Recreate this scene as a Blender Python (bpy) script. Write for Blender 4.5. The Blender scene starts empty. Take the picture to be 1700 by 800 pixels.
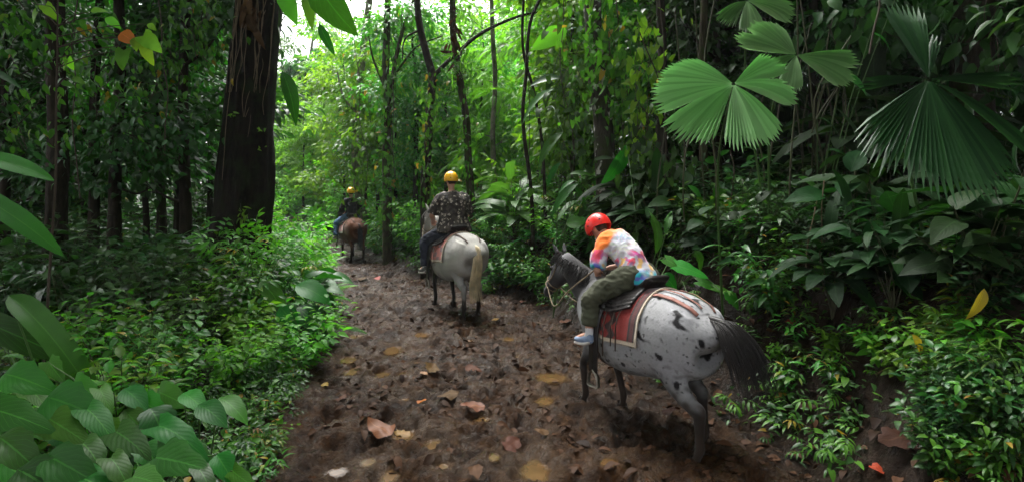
import bpy, math, random
import numpy as np
from mathutils import Vector, Matrix, noise as mnoise

# ------------------------------------------------------------------ camera, sky, sun, exposure
scene = bpy.context.scene
col = scene.collection
F = 900.0; HY = 310.0; CH = 2.2
cd = bpy.data.cameras.new("camera"); cam = bpy.data.objects.new("camera", cd); col.objects.link(cam)
cam.location = (0, 0, CH); cam.rotation_euler = (math.radians(90), 0, 0)
cd.sensor_width = 36; cd.lens = 36 * F / 1700; cd.shift_y = -(400 - HY) / 1700
cd.clip_start = 0.05; cd.clip_end = 600
scene.camera = cam

SUN_EL, SUN_AZ = 62, 25          # degrees; azimuth measured from +Y (ahead) towards -X (left)
w = bpy.data.worlds.new("World"); scene.world = w; w.use_nodes = True
nt = w.node_tree; nt.nodes.clear()
sky = nt.nodes.new("ShaderNodeTexSky"); sky.sky_type = 'NISHITA'; sky.sun_disc = False
sky.sun_elevation = math.radians(SUN_EL); sky.sun_rotation = math.radians(-SUN_AZ)
sky.air_density = 1.0; sky.dust_density = 6.0; sky.ozone_density = 1.0
hs = nt.nodes.new("ShaderNodeHueSaturation"); hs.inputs['Saturation'].default_value = 0.10
hs.inputs['Value'].default_value = 1.0
bg = nt.nodes.new("ShaderNodeBackground"); bg.inputs[1].default_value = 0.15
wo = nt.nodes.new("ShaderNodeOutputWorld")
nt.links.new(sky.outputs[0], hs.inputs['Color']); nt.links.new(hs.outputs[0], bg.inputs[0]); nt.links.new(bg.outputs[0], wo.inputs[0])

sd = bpy.data.lights.new("sun", 'SUN'); sd.energy = 1.5; sd.angle = math.radians(35); sd.color = (1.0, 0.98, 0.93)
sun = bpy.data.objects.new("sun", sd); col.objects.link(sun)
_a, _e = math.radians(SUN_AZ), math.radians(SUN_EL)
sdir = Vector((-math.sin(_a) * math.cos(_e), math.cos(_a) * math.cos(_e), math.sin(_e)))
sun.rotation_euler = (-sdir).to_track_quat('-Z', 'Y').to_euler()

vs = scene.view_settings
scene.display_settings.display_device = 'sRGB'
vs.view_transform = 'Standard'; vs.look = 'None'; vs.gamma = 1; vs.use_curve_mapping = False
vs.exposure = 2.15
cy = scene.cycles
cy.max_bounces = 7; cy.diffuse_bounces = 4; cy.glossy_bounces = 3; cy.transmission_bounces = 5; cy.transparent_max_bounces = 4
cy.use_denoising = True; cy.use_adaptive_sampling = True; cy.adaptive_threshold = 0.02
cy.sample_clamp_indirect = 6; cy.caustics_reflective = False; cy.caustics_refractive = False

# ------------------------------------------------------------------ helpers
def at(px, py, Y):
    return Vector(((px - 850) / F * Y, Y, CH - (py - HY) / F * Y))
def pxof(p): return 850 + F * p[0] / p[1]
R = math.radians

def tag(o, label=None, cat=None, group=None, kind=None):
    if label: o['label'] = label
    if cat: o['category'] = cat
    if group: o['group'] = group
    if kind: o['kind'] = kind
    return o
def empty(name, loc, rz=0.0, sc=1.0):
    o = bpy.data.objects.new(name, None); col.objects.link(o); o.location = loc; o.rotation_euler = (0, 0, rz)
    o.scale = (sc, sc, sc); o.empty_display_size = 0.1
    return o
def link(name, me, parent=None, mats=None):
    o = bpy.data.objects.new(name, me); col.objects.link(o)
    if parent is not None: o.parent = parent
    if mats is not None:
        for m in (mats if isinstance(mats, (list, tuple)) else [mats]): me.materials.append(m)
    return o
def copy_tree(o, parent=None):
    c = o.copy(); col.objects.link(c)
    if parent is not None: c.parent = parent
    for ch in list(o.children): copy_tree(ch, c)
    return c

# -- numpy value noise
def _h(ix, iy, s):
    n = (ix * 374761393 + iy * 668265263 + s * 1274126177) & 0xffffffff
    n = ((n ^ (n >> 13)) * 1274126177) & 0xffffffff
    return ((n ^ (n >> 16)) & 0xffff) / 65535.0
def vnoise(x, y, s=0):
    x = np.asarray(x, float); y = np.asarray(y, float)
    ix = np.floor(x).astype(np.int64); iy = np.floor(y).astype(np.int64)
    fx = x - ix; fy = y - iy
    fx = fx * fx * fx * (fx * (fx * 6 - 15) + 10); fy = fy * fy * fy * (fy * (fy * 6 - 15) + 10)
    a = _h(ix, iy, s); b = _h(ix + 1, iy, s); c = _h(ix, iy + 1, s); d = _h(ix + 1, iy + 1, s)
    return (a + (b - a) * fx) * (1 - fy) + (c + (d - c) * fx) * fy
def fbm(x, y, o=4, s=0):
    r = 0; a = 0.5; t = 0
    for k in range(o):
        r = r + a * vnoise(x * 2 ** k + 7.3 * k, y * 2 ** k - 3.1 * k, s + k); t += a; a *= 0.5
    return r / t

# -- mesh assembly from quad arrays
def mesh_np(name, V, Fq, UV=None, rnd=None, mi=None, smooth=True):
    me = bpy.data.meshes.new(name)
    nv, nf = len(V), len(Fq)
    me.vertices.add(nv); me.vertices.foreach_set("co", np.ascontiguousarray(V, np.float32).ravel())
    me.loops.add(nf * 4); me.loops.foreach_set("vertex_index", np.ascontiguousarray(Fq, np.int32).ravel())
    me.polygons.add(nf); me.polygons.foreach_set("loop_start", np.arange(0, nf * 4, 4, dtype=np.int32))
    try: me.polygons.foreach_set("loop_total", np.full(nf, 4, np.int32))
    except Exception: pass
    if UV is not None:
        uv = me.uv_layers.new(name="UVMap")
        uv.data.foreach_set("uv", np.ascontiguousarray(UV[np.asarray(Fq).ravel()], np.float32).ravel())
    if rnd is not None:
        at_ = me.attributes.new("rnd", 'FLOAT', 'FACE'); at_.data.foreach_set("value", np.ascontiguousarray(rnd, np.float32))
    if mi is not None: me.polygons.foreach_set("material_index", np.ascontiguousarray(mi, np.int32))
    me.polygons.foreach_set("use_smooth", np.full(nf, smooth, bool))
    me.update(calc_edges=True); me.validate()
    return me

class QB:
    """collects quad pieces into one mesh"""
    def __init__(s): s.V = []; s.Fq = []; s.UV = []; s.R = []; s.M = []; s.n = 0
    def add(s, V, Fq, UV=None, r=0.5, m=0):
        V = np.asarray(V, float); Fq = np.asarray(Fq)
        s.V.append(V); s.Fq.append(Fq + s.n); s.n += len(V)
        s.UV.append(np.zeros((len(V), 2)) if UV is None else UV)
        s.R.append(np.full(len(Fq), r) if np.isscalar(r) else r); s.M.append(np.full(len(Fq), m))
    def build(s, name, mats, parent=None, smooth=True):
        if not s.V: return None
        me = mesh_np(name, np.concatenate(s.V), np.concatenate(s.Fq), np.concatenate(s.UV), np.concatenate(s.R), np.concatenate(s.M), smooth)
        return link(name, me, parent, mats)
    def inst(s, tpl, D, N, P, S, wf=1.0, r=None, m=0):
        """instances of a leaf template: growth dirs D, normals N, base points P, sizes S"""
        TV, TF, TU = tpl
        D = D / np.maximum(np.linalg.norm(D, axis=1, keepdims=True), 1e-6)
        X = np.cross(D, N); X /= np.maximum(np.linalg.norm(X, axis=1, keepdims=True), 1e-6)
        Z = np.cross(X, D)
        S = np.asarray(S, float).reshape(-1, 1, 1)
        wf = np.asarray(wf, float).reshape(-1, 1, 1) if not np.isscalar(wf) else wf
        V = (TV[None, :, 0:1] * X[:, None, :] * wf + TV[None, :, 1:2] * D[:, None, :] + TV[None, :, 2:3] * Z[:, None, :]) * S + P[:, None, :]
        n = len(P); k = len(TV)
        Fq = (TF[None] + (np.arange(n) * k)[:, None, None]).reshape(-1, 4)
        if r is None: r = np.random.rand(n)
        s.add(V.reshape(-1, 3), Fq, np.tile(TU, (n, 1)), np.repeat(r, len(TF)), m)

def tube_np(P, Rr, n=6, twist=0.0):
    """open tube of quads along points P with radii Rr"""
    P = np.asarray(P, float); m = len(P); Rr = np.broadcast_to(np.asarray(Rr, float), (m,))
    T = np.gradient(P, axis=0); T /= np.maximum(np.linalg.norm(T, axis=1, keepdims=True), 1e-9)
    ref = np.array([0, 0, 1.0]) if abs(T[0][2]) < 0.8 else np.array([1.0, 0, 0])
    V = []
    for i in range(m):
        a = np.cross(T[i], ref); a /= max(np.linalg.norm(a), 1e-9); b = np.cross(T[i], a)
        ref2 = -b if False else ref
        th = np.linspace(0, 2 * math.pi, n, endpoint=False) + twist * i
        V.append(P[i] + Rr[i] * (np.cos(th)[:, None] * a + np.sin(th)[:, None] * b))
    V = np.concatenate(V)
    Fq = []
    for i in range(m - 1):
        for j in range(n):
            Fq.append((i * n + j, i * n + (j + 1) % n, (i + 1) * n + (j + 1) % n, (i + 1) * n + j))
    uv = np.zeros((len(V), 2)); uv[:, 0] = np.tile(np.arange(n) / n, m); uv[:, 1] = np.repeat(np.arange(m) / max(m - 1, 1), n)
    return V, np.array(Fq), uv
def cr(P, sub=5):
    """catmull-rom through rows of P"""
    P = np.asarray(P, float)
    if len(P) < 3: 
        t = np.linspace(0, 1, sub + 1)[:, None]; return P[0] * (1 - t) + P[-1] * t
    Q = np.vstack([2 * P[0] - P[1], P, 2 * P[-1] - P[-2]]); out = []
    for i in range(1, len(Q) - 2):
        for k in range(sub):
            t = k / sub
            out.append(0.5 * ((2 * Q[i]) + (-Q[i - 1] + Q[i + 1]) * t + (2 * Q[i - 1] - 5 * Q[i] + 4 * Q[i + 1] - Q[i + 2]) * t * t + (-Q[i - 1] + 3 * Q[i] - 3 * Q[i + 1] + Q[i + 2]) * t ** 3))
    out.append(P[-1]); return np.array(out)

# ------------------------------------------------------------------ materials
def new_mat(name):
    m = bpy.data.materials.new(name); m.use_nodes = True
    t = m.node_tree; t.nodes.clear(); return m, t
def N(t, typ, **kw):
    n = t.nodes.new(typ)
    for k, v in kw.items():
        if k in n.inputs.keys(): n.inputs[k].default_value = v
        else: setattr(n, k, v)
    return n
def out(t, sh):
    o = t.nodes.new("ShaderNodeOutputMaterial"); t.links.new(sh, o.inputs['Surface']); return o
def ramp(t, fac, stops):
    n = t.nodes.new("ShaderNodeValToRGB"); e = n.color_ramp.elements
    while len(e) < len(stops): e.new(0.5)
    for i, (p, c) in enumerate(stops):
        e[i].position = p; e[i].color = (*c, 1) if len(c) == 3 else c
    t.links.new(fac, n.inputs[0]); return n.outputs[0]
def mixc(t, fac, a, b, mode='MIX'):
    n = t.nodes.new("ShaderNodeMix"); n.data_type = 'RGBA'; n.blend_type = mode
    for s, v in ((0, fac), (6, a), (7, b)):
        if hasattr(v, 'links') or isinstance(v, bpy.types.NodeSocket): t.links.new(v, n.inputs[s])
        else: n.inputs[s].default_value = (*v, 1) if isinstance(v, tuple) and len(v) == 3 else v
    return n.outputs[2]
def mth(t, op, a, b=None, clamp=False):
    n = t.nodes.new("ShaderNodeMath"); n.operation = op; n.use_clamp = clamp
    for i, v in enumerate((a, b)):
        if v is None: continue
        if isinstance(v, bpy.types.NodeSocket): t.links.new(v, n.inputs[i])
        else: n.inputs[i].default_value = v
    return n.outputs[0]

def leaf_mat(name, dark, light, rough=0.4, trans=0.35, tcol=None, vein=0.0, veins=9, old=None, spec=0.3):
    m, t = new_mat(name)
    a = N(t, "ShaderNodeAttribute", attribute_name="rnd")
    oi = N(t, "ShaderNodeObjectInfo")
    tc = N(t, "ShaderNodeTexCoord")
    base = ramp(t, a.outputs['Fac'], [(0.0, dark), (0.94 if old else 1.0, light)] + ([(0.97, old)] if old else []))
    hsn = N(t, "ShaderNodeHueSaturation")
    t.links.new(mth(t, 'ADD', mth(t, 'MULTIPLY', oi.outputs['Random'], 0.05), 0.475), hsn.inputs['Hue'])
    t.links.new(mth(t, 'ADD', mth(t, 'MULTIPLY', oi.outputs['Random'], 0.5), 0.75), hsn.inputs['Value'])
    t.links.new(base, hsn.inputs['Color']); c = hsn.outputs[0]
    p = N(t, "ShaderNodeBsdfPrincipled"); p.inputs['Roughness'].default_value = rough + .06
    p.inputs['Specular IOR Level'].default_value = spec
    if vein > 0:
        sx = N(t, "ShaderNodeSeparateXYZ"); t.links.new(tc.outputs['UV'], sx.inputs[0])
        d = mth(t, 'ABSOLUTE', mth(t, 'SUBTRACT', sx.outputs[0], 0.5))
        mid = mth(t, 'LESS_THAN', d, 0.022)
        sv = mth(t, 'SUBTRACT', mth(t, 'MULTIPLY', sx.outputs[1], float(veins)), mth(t, 'MULTIPLY', d, veins * 0.9))
        sw = mth(t, 'ABSOLUTE', mth(t, 'SUBTRACT', mth(t, 'FRACT', sv), 0.5))
        line = mth(t, 'LESS_THAN', sw, 0.035)
        f = mth(t, 'MULTIPLY', mth(t, 'MAXIMUM', mid, mth(t, 'MULTIPLY', line, 0.6)), vein)
        lc = tuple(min(1, x * 2.2 + 0.03) for x in light)
        c = mixc(t, f, c, lc)
        nz = N(t, "ShaderNodeTexNoise"); nz.inputs['Scale'].default_value = 9; t.links.new(tc.outputs['Object'], nz.inputs['Vector'])
        c = mixc(t, 0.35, c, mixc(t, nz.outputs['Fac'], c, (0, 0, 0)), 'MIX')
        bp = N(t, "ShaderNodeBump"); bp.inputs['Strength'].default_value = 0.3; bp.inputs['Distance'].default_value = 0.004
        t.links.new(mth(t, 'ADD', sw, nz.outputs['Fac']), bp.inputs['Height']); t.links.new(bp.outputs[0], p.inputs['Normal'])
    t.links.new(c, p.inputs['Base Color'])
    tr = N(t, "ShaderNodeBsdfTranslucent")
    tm = mixc(t, 1.0, c, tcol or (1.5, 1.7, 0.7), 'MULTIPLY'); t.links.new(tm, tr.inputs['Color'])
    mx = N(t, "ShaderNodeMixShader"); mx.inputs[0].default_value = trans
    t.links.new(p.outputs[0], mx.inputs[1]); t.links.new(tr.outputs[0], mx.inputs[2]); out(t, mx.outputs[0])
    return m

def solid(name, c, rough=0.6, spec=0.5, nscale=0, namt=0.3, c2=None, bump=0.0, bscale=None, metal=0.0, stretch=None):
    m, t = new_mat(name); p = N(t, "ShaderNodeBsdfPrincipled")
    p.inputs['Roughness'].default_value = rough; p.inputs['Metallic'].default_value = metal; p.inputs['Specular IOR Level'].default_value = spec * .7
    if nscale:
        tc = N(t, "ShaderNodeTexCoord"); v = tc.outputs['Object']
        if stretch:
            mp = N(t, "ShaderNodeMapping"); mp.inputs['Scale'].default_value = stretch; t.links.new(v, mp.inputs[0]); v = mp.outputs[0]
        nz = N(t, "ShaderNodeTexNoise"); nz.inputs['Scale'].default_value = nscale; nz.inputs['Detail'].default_value = 6
        t.links.new(v, nz.inputs['Vector'])
        c2 = c2 or tuple(x * (1 - namt) for x in c)
        cc = ramp(t, nz.outputs['Fac'], [(0.35, c2), (0.65, c)]); t.links.new(cc, p.inputs['Base Color'])
        if bump:
            nb = N(t, "ShaderNodeTexNoise"); nb.inputs['Scale'].default_value = bscale or nscale * 2; nb.inputs['Detail'].default_value = 6
            t.links.new(v, nb.inputs['Vector'])
            bp = N(t, "ShaderNodeBump"); bp.inputs['Strength'].default_value = bump; bp.inputs['Distance'].default_value = 0.02
            t.links.new(nb.outputs['Fac'], bp.inputs['Height']); t.links.new(bp.outputs[0], p.inputs['Normal'])
    else: p.inputs['Base Color'].default_value = (*c, 1)
    out(t, p.outputs[0]); return m

def vcol_mat(name, rough=0.6, bump=0.2, bscale=60, spec=0.4, sheen=0.0, var=0.15):
    m, t = new_mat(name); p = N(t, "ShaderNodeBsdfPrincipled"); p.inputs['Roughness'].default_value = rough + .06
    p.inputs['Specular IOR Level'].default_value = spec; p.inputs['Sheen Weight'].default_value = sheen
    a = N(t, "ShaderNodeAttribute", attribute_name="Col"); tc = N(t, "ShaderNodeTexCoord")
    nz = N(t, "ShaderNodeTexNoise"); nz.inputs['Scale'].default_value = bscale; nz.inputs['Detail'].default_value = 5
    t.links.new(tc.outputs['Object'], nz.inputs['Vector'])
    f = ramp(t, nz.outputs['Fac'], [(0.3, (1 - var * 2,) * 3), (0.6, (1, 1, 1))])
    t.links.new(mixc(t, 1.0, a.outputs['Color'], f, 'MULTIPLY'), p.inputs['Base Color'])
    bp = N(t, "ShaderNodeBump"); bp.inputs['Strength'].default_value = bump; bp.inputs['Distance'].default_value = 0.008
    t.links.new(nz.outputs['Fac'], bp.inputs['Height']); t.links.new(bp.outputs[0], p.inputs['Normal'])
    out(t, p.outputs[0]); return m

def bark_mat(name, c, c2, moss=None, lichen=None, rough=0.8):
    m, t = new_mat(name); p = N(t, "ShaderNodeBsdfPrincipled"); p.inputs['Roughness'].default_value = rough; p.inputs['Specular IOR Level'].default_value = .12
    tc = N(t, "ShaderNodeTexCoord"); mp = N(t, "ShaderNodeMapping"); mp.inputs['Scale'].default_value = (1, 1, 0.22); t.links.new(tc.outputs['Object'], mp.inputs[0])
    nz = N(t, "ShaderNodeTexNoise"); nz.inputs['Scale'].default_value = 14; nz.inputs['Detail'].default_value = 8; nz.inputs['Roughness'].default_value = .7; t.links.new(mp.outputs[0], nz.inputs[0])
    cc = ramp(t, nz.outputs['Fac'], [(0.38, c2), (0.62, c)])
    n2 = N(t, "ShaderNodeTexNoise"); n2.inputs['Scale'].default_value = 3.0; n2.inputs['Detail'].default_value = 7; n2.inputs['Roughness'].default_value = .7; t.links.new(tc.outputs['Object'], n2.inputs[0])
    if moss: cc = mixc(t, ramp(t, n2.outputs['Fac'], [(0.48, (0, 0, 0)), (0.62, (1, 1, 1))]), cc, moss)
    if lichen:
        n3 = N(t, "ShaderNodeTexNoise"); n3.inputs['Scale'].default_value = 5.0; n3.inputs['Detail'].default_value = 8; n3.inputs['Distortion'].default_value = .6; t.links.new(tc.outputs['Object'], n3.inputs[0])
        cc = mixc(t, ramp(t, n3.outputs['Fac'], [(0.57, (0, 0, 0)), (0.62, (1, 1, 1))]), cc, lichen)
    t.links.new(cc, p.inputs['Base Color'])
    bp = N(t, "ShaderNodeBump"); bp.inputs['Strength'].default_value = 0.9; bp.inputs['Distance'].default_value = 0.03
    t.links.new(nz.outputs['Fac'], bp.inputs['Height']); t.links.new(bp.outputs[0], p.inputs['Normal'])
    out(t, p.outputs[0]); return m

L_DARK = leaf_mat("leaf_dark_green", (0.012, 0.045, 0.012), (0.04, 0.12, 0.025), 0.33, 0.25)
L_MID = leaf_mat("leaf_mid_green", (0.022, 0.09, 0.012), (0.08, 0.23, 0.022), 0.38, 0.35, old=(0.25, 0.17, 0.02))
L_BRI = leaf_mat("leaf_bright_green", (0.045, 0.16, 0.016), (0.145, 0.35, 0.026), 0.42, 0.5)
L_YEL = leaf_mat("leaf_light_green", (0.065, 0.19, 0.018), (0.18, 0.38, 0.03), 0.45, 0.55)
L_BIG = leaf_mat("leaf_broad_green", (0.008, 0.065, 0.007), (0.034, 0.17, 0.013), 0.40, 0.3, vein=0.28, veins=8)
L_BAN = leaf_mat("leaf_banana_green", (0.03, 0.11, 0.02), (0.07, 0.21, 0.03), 0.36, 0.35, vein=0.22, veins=38)
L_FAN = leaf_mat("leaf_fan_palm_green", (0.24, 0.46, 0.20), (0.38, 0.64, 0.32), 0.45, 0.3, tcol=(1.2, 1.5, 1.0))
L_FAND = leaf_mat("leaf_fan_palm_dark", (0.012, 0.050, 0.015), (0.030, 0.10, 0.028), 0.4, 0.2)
L_BIG_SHADE = leaf_mat('leaf_broad_shaded', (0.005, 0.022, 0.005), (0.015, 0.055, 0.010), 0.5, 0.25, vein=0.25, spec=.12)  # darker copy of the broad green; deep shade put into the colour
L_BRB = leaf_mat('leaf_broad_bright', (0.018, 0.11, 0.010), (0.055, 0.23, 0.018), 0.42, 0.35, vein=0.3)
L_FERN = leaf_mat("leaf_fern_green", (0.02, 0.10, 0.02), (0.06, 0.20, 0.04), 0.45, 0.35)
L_GRASS = leaf_mat("leaf_grass_green", (0.03, 0.09, 0.015), (0.09, 0.20, 0.03), 0.4, 0.35)
L_DEAD = leaf_mat("leaf_dead_brown", (0.035, 0.016, 0.007), (0.11, 0.050, 0.020), 0.6, 0.1, tcol=(1, .8, .6), spec=.15, vein=0.15)
L_DEADC = leaf_mat("leaf_dead_litter", (0.012, 0.006, 0.003), (0.070, 0.034, 0.015), 0.6, 0.05, tcol=(1, .8, .6), spec=.12)
L_ORANGE = leaf_mat("leaf_dead_orange", (0.17, 0.075, 0.020), (0.28, 0.13, 0.036), 0.5, 0.1, tcol=(1, .8, .6), vein=0.25)
L_YELLOW = leaf_mat("leaf_yellowed", (0.35, 0.22, 0.02), (0.45, 0.30, 0.03), 0.5, 0.3, vein=0.3)
L_RED = leaf_mat("leaf_reddened", (0.30, 0.04, 0.015), (0.45, 0.10, 0.02), 0.5, 0.3, vein=0.3)
STEM = solid("stem_green_brown", (0.05, 0.06, 0.02), 0.6, nscale=8, c2=(0.03, 0.025, 0.012))
TWIG = solid("twig_brown", (0.06, 0.045, 0.03), 0.8, nscale=8)
PETI = solid("petiole_green", (0.06, 0.13, 0.03), 0.45, nscale=6)
ROOT = solid("hanging_root_pale", (0.15, 0.11, 0.065), 0.8, nscale=10)
BARK_BIG = bark_mat("bark_dark_ridged", (0.013, 0.0085, 0.0055), (0.0018, 0.0013, 0.001), moss=(0.010, 0.016, 0.004))
BARK_MOSS = bark_mat("bark_mossy", (0.06, 0.05, 0.03), (0.02, 0.018, 0.01), moss=(0.04, 0.07, 0.015))
BARK_DARK = bark_mat("bark_dark", (0.035, 0.028, 0.018), (0.012, 0.01, 0.007))
BARK_LICH = bark_mat("bark_lichen_white", (0.07, 0.06, 0.045), (0.02, 0.02, 0.015), moss=(0.035, 0.05, 0.015), lichen=(0.42, 0.42, 0.36))
BARK_GREY = bark_mat("bark_grey_pale", (0.20, 0.18, 0.14), (0.08, 0.07, 0.05), moss=(0.05, 0.08, 0.02))

# ------------------------------------------------------------------ leaf templates (base at origin, grows +Y, normal +Z)
def leaf_tpl(shape='ovate', nseg=5, nc=1, W=0.5, droop=0.25, fold=0.25, wav=0.0, seed=0):
    rs = random.Random(seed)
    vv = np.linspace(0, 1, nseg + 1)
    def prof(v):
        if shape == 'lance': return math.sin(math.pi * min(1, v ** 0.85)) ** 0.9
        if shape == 'heart': return max(0, 1 - v) ** 0.75 * (v + 0.06) ** 0.28 * 1.25
        if shape == 'strap': return min(1, v * 7) ** .5 * min(1, (1 - v) * 3.2) ** .6
        if shape == 'obov': return math.sin(math.pi * v ** 1.35) ** 0.85
        return math.sin(math.pi * v ** 0.72) ** 0.85
    V = []; U = []
    us = np.linspace(-1, 1, 2 * nc + 1)
    for i, v in enumerate(vv):
        p = max(0.012, prof(min(max(v, 1e-4), 0.9995)))
        ang = droop * v
        yy = v * math.cos(ang * 0.7); zz = -math.sin(ang) * v * 0.9
        lob = 1 + (rs.uniform(-wav, wav) if 0 < i < nseg else 0)
        for u in us:
            x = u * W / 2 * p * lob
            z = zz + abs(u) ** 1.2 * W / 2 * p * fold * (1 if abs(u) < 1 or nc == 1 else 0.75) + (rs.uniform(-wav, wav) * 0.12 * abs(u) * p)
            y = yy - (0.08 * W * (1 - v) * abs(u) * 3 if shape == 'heart' else 0)
            V.append((x, y, z)); U.append((0.5 + u / 2, v))
    k = len(us); Fq = []
    for i in range(nseg):
        for j in range(k - 1):
            Fq.append((i * k + j, i * k + j + 1, (i + 1) * k + j + 1, (i + 1) * k + j))
    return np.array(V), np.array(Fq), np.array(U)
T_OV = leaf_tpl('ovate', 4, 1, 0.48, 0.5, 0.3)
T_OV2 = leaf_tpl('ovate', 8, 2, 0.55, 0.6, 0.22, wav=0.08, seed=3)
T_LA = leaf_tpl('lance', 4, 1, 0.26, 0.7, 0.3)
T_LA2 = leaf_tpl('lance', 9, 2, 0.30, 0.8, 0.25, wav=0.05, seed=4)
T_HE = leaf_tpl('heart', 5, 1, 0.80, 0.4, 0.2)
T_HE2 = leaf_tpl('heart', 9, 3, 0.82, 0.5, 0.18, wav=0.09, seed=5)
T_BAN = leaf_tpl('strap', 18, 3, 0.30, 0.9, 0.3, wav=0.03, seed=6)
T_BAN2 = leaf_tpl('strap', 8, 1, 0.26, 0.9, 0.3, wav=0.04, seed=7)
T_OB = leaf_tpl('obov', 5, 1, 0.42, 0.6, 0.25)
T_GR = leaf_tpl('lance', 4, 1, 0.045, 1.2, 0.3)
def merge_tpl(parts):
    V = []; Fq = []; U = []; n = 0
    for v, f, u in parts: V.append(v); Fq.append(f + n); U.append(u); n += len(v)
    return np.concatenate(V), np.concatenate(Fq), np.concatenate(U)
def xf_tpl(t, az, tilt, s, pos):
    M = np.array(Matrix.Rotation(az, 3, 'Z') @ Matrix.Rotation(tilt, 3, 'X'))
    return (t[0] * s) @ M.T + np.array(pos), t[1], t[2]
def frond_tpl(n=12, droop=0.7, wl=0.32, lt=None):
    """a pinnate frond, length 1"""
    lt = lt or leaf_tpl('lance', 2, 1, 0.22, 0.3, 0.2); parts = []
    for i in range(n):
        v = 0.08 + 0.9 * i / (n - 1); a = droop * v
        pos = (0, v * math.cos(a * .7), -math.sin(a) * v * .9)
        l = wl * math.sin(math.pi * (0.12 + 0.85 * v)) ** 0.7
        for sgn in (-1, 1): parts.append(xf_tpl(lt, -sgn * R(68 - 25 * v), -a * .9 - .1, l, pos))
    parts.append((np.array([(-.006, 0, 0), (.006, 0, 0), (.004, 1 * math.cos(droop * .7), -math.sin(droop) * .9), (-.004, 1 * math.cos(droop * .7), -math.sin(droop) * .9)]), np.array([(0, 1, 2, 3)]), np.zeros((4, 2))))
    return merge_tpl(parts)
T_FROND = frond_tpl()
T_FERN = frond_tpl(16, 0.9, 0.22)
T_SPRAY = merge_tpl([xf_tpl(T_LA, R(a), R(t), s, (0, y, 0)) for a, t, s, y in ((70, 5, .45, .1), (-65, -5, .48, .2), (55, 0, .5, .35), (-55, 8, .5, .45), (40, -4, .48, .6), (-38, 4, .46, .68), (12, -12, .5, .8))])
T_SPRAYO = merge_tpl([xf_tpl(T_OV, R(a), R(t), s, (0, y, 0)) for a, t, s, y in ((75, 5, .36, .1), (-70, -5, .4, .2), (60, 0, .44, .38), (-58, 8, .42, .48), (35, -10, .42, .66), (-20, -14, .44, .76))])

# ------------------------------------------------------------------ terrain
LE = np.array([(-20, -2.5), (2, -1.9), (4.04, -1.95), (5.1, -2.2), (6.4, -2.45), (7.9, -2.6), (10.4, -3.35), (14.1, -4.9), (17, -6.3), (20, -8.2), (26, -13), (34, -20), (60, -45), (300, -250)])
RE = np.array([(-20, 2.6), (2, 2.4), (3.7, 2.1), (4.6, 2.0), (6, 1.35), (7.9, 0.95), (9.6, .45), (10.4, 0.15), (12, -1.2), (14.1, -2.9), (17, -4.3), (20, -6.1), (26, -10.2), (34, -17), (60, -42), (300, -245)])
PUD = [(652, 577, 36, 18), (580, 592, 32, 16), (584, 612, 28, 14), (633, 620, 30, 16), (668, 618, 18, 14), (720, 733, 36, 24), (648, 783, 32, 26), (735, 768, 26, 18),
       (672, 716, 44, 20), (890, 776, 56, 44), (905, 660, 34, 16), (915, 622, 60, 20), (612, 760, 32, 16), (820, 752, 22, 14), (560, 776, 36, 18), (700, 552, 30, 10), (800, 690, 26, 10), (1010, 760, 40, 18), (590, 555, 34, 10)]
PUDW = []
for px, py, wx, wy in PUD:
    Y = F * CH / (py - HY); PUDW.append(((px - 850) / F * Y, Y, wx / 2 / F * Y, wy / 2 * Y * Y / (F * CH)))
_rs = np.random.RandomState(5)
for k in range(26):
    Y = 3.9 + 8 * _rs.rand() ** 1.5; l = np.interp(Y, LE[:, 0], LE[:, 1]); r = np.interp(Y, RE[:, 0], RE[:, 1]); x_ = l + .5 + (r - l - 1.0) * _rs.rand(); a_ = .05 + .05 * _rs.rand()
    if all(math.hypot(x_ - q[0], Y - q[1]) > q[2] + q[3] + .25 for q in PUDW): PUDW.append((x_, Y, a_, a_ * _rs.uniform(.7, 1.3)))
PIT = []
for k in range(900):
    Y = 3.2 + 14 * _rs.rand() ** 1.7; l = np.interp(Y, LE[:, 0], LE[:, 1]); r = np.interp(Y, RE[:, 0], RE[:, 1])
    PIT.append((l + .3 + (r - l - .4) * _rs.rand(), Y, .06 + .06 * _rs.rand(), .02 + .045 * _rs.rand()))
def sst(x, a, b):
    t = np.clip((x - a) / (b - a), 0, 1); return t * t * (3 - 2 * t)
def base_h(x, y):
    x = np.asarray(x, float); y = np.asarray(y, float)
    l = np.interp(y, LE[:, 0], LE[:, 1]); r = np.interp(y, RE[:, 0], RE[:, 1])
    dl = l - x; dr = x - r
    wob = (fbm(x * .9, y * .9, 3, 11) - .5)
    h = sst(dl + wob * .6, 0, 1.4) * .18 + np.clip(dl - 1, 0, 60) * .035
    bh = np.interp(y, [0, 7, 12, 20, 40], [1.5, 1.45, .95, .5, .3])
    h = h + sst(dr + wob * .7, 0.05, 1.5) * bh + np.clip(dr - 1.6, 0, 60) * .10
    h = h + np.interp(y, [0, 10, 17, 22, 45, 300], [0, 0, -.12, .1, 1.6, 8]) + wob * .35 * sst(np.maximum(dl, dr), 0, 2)
    return h
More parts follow.
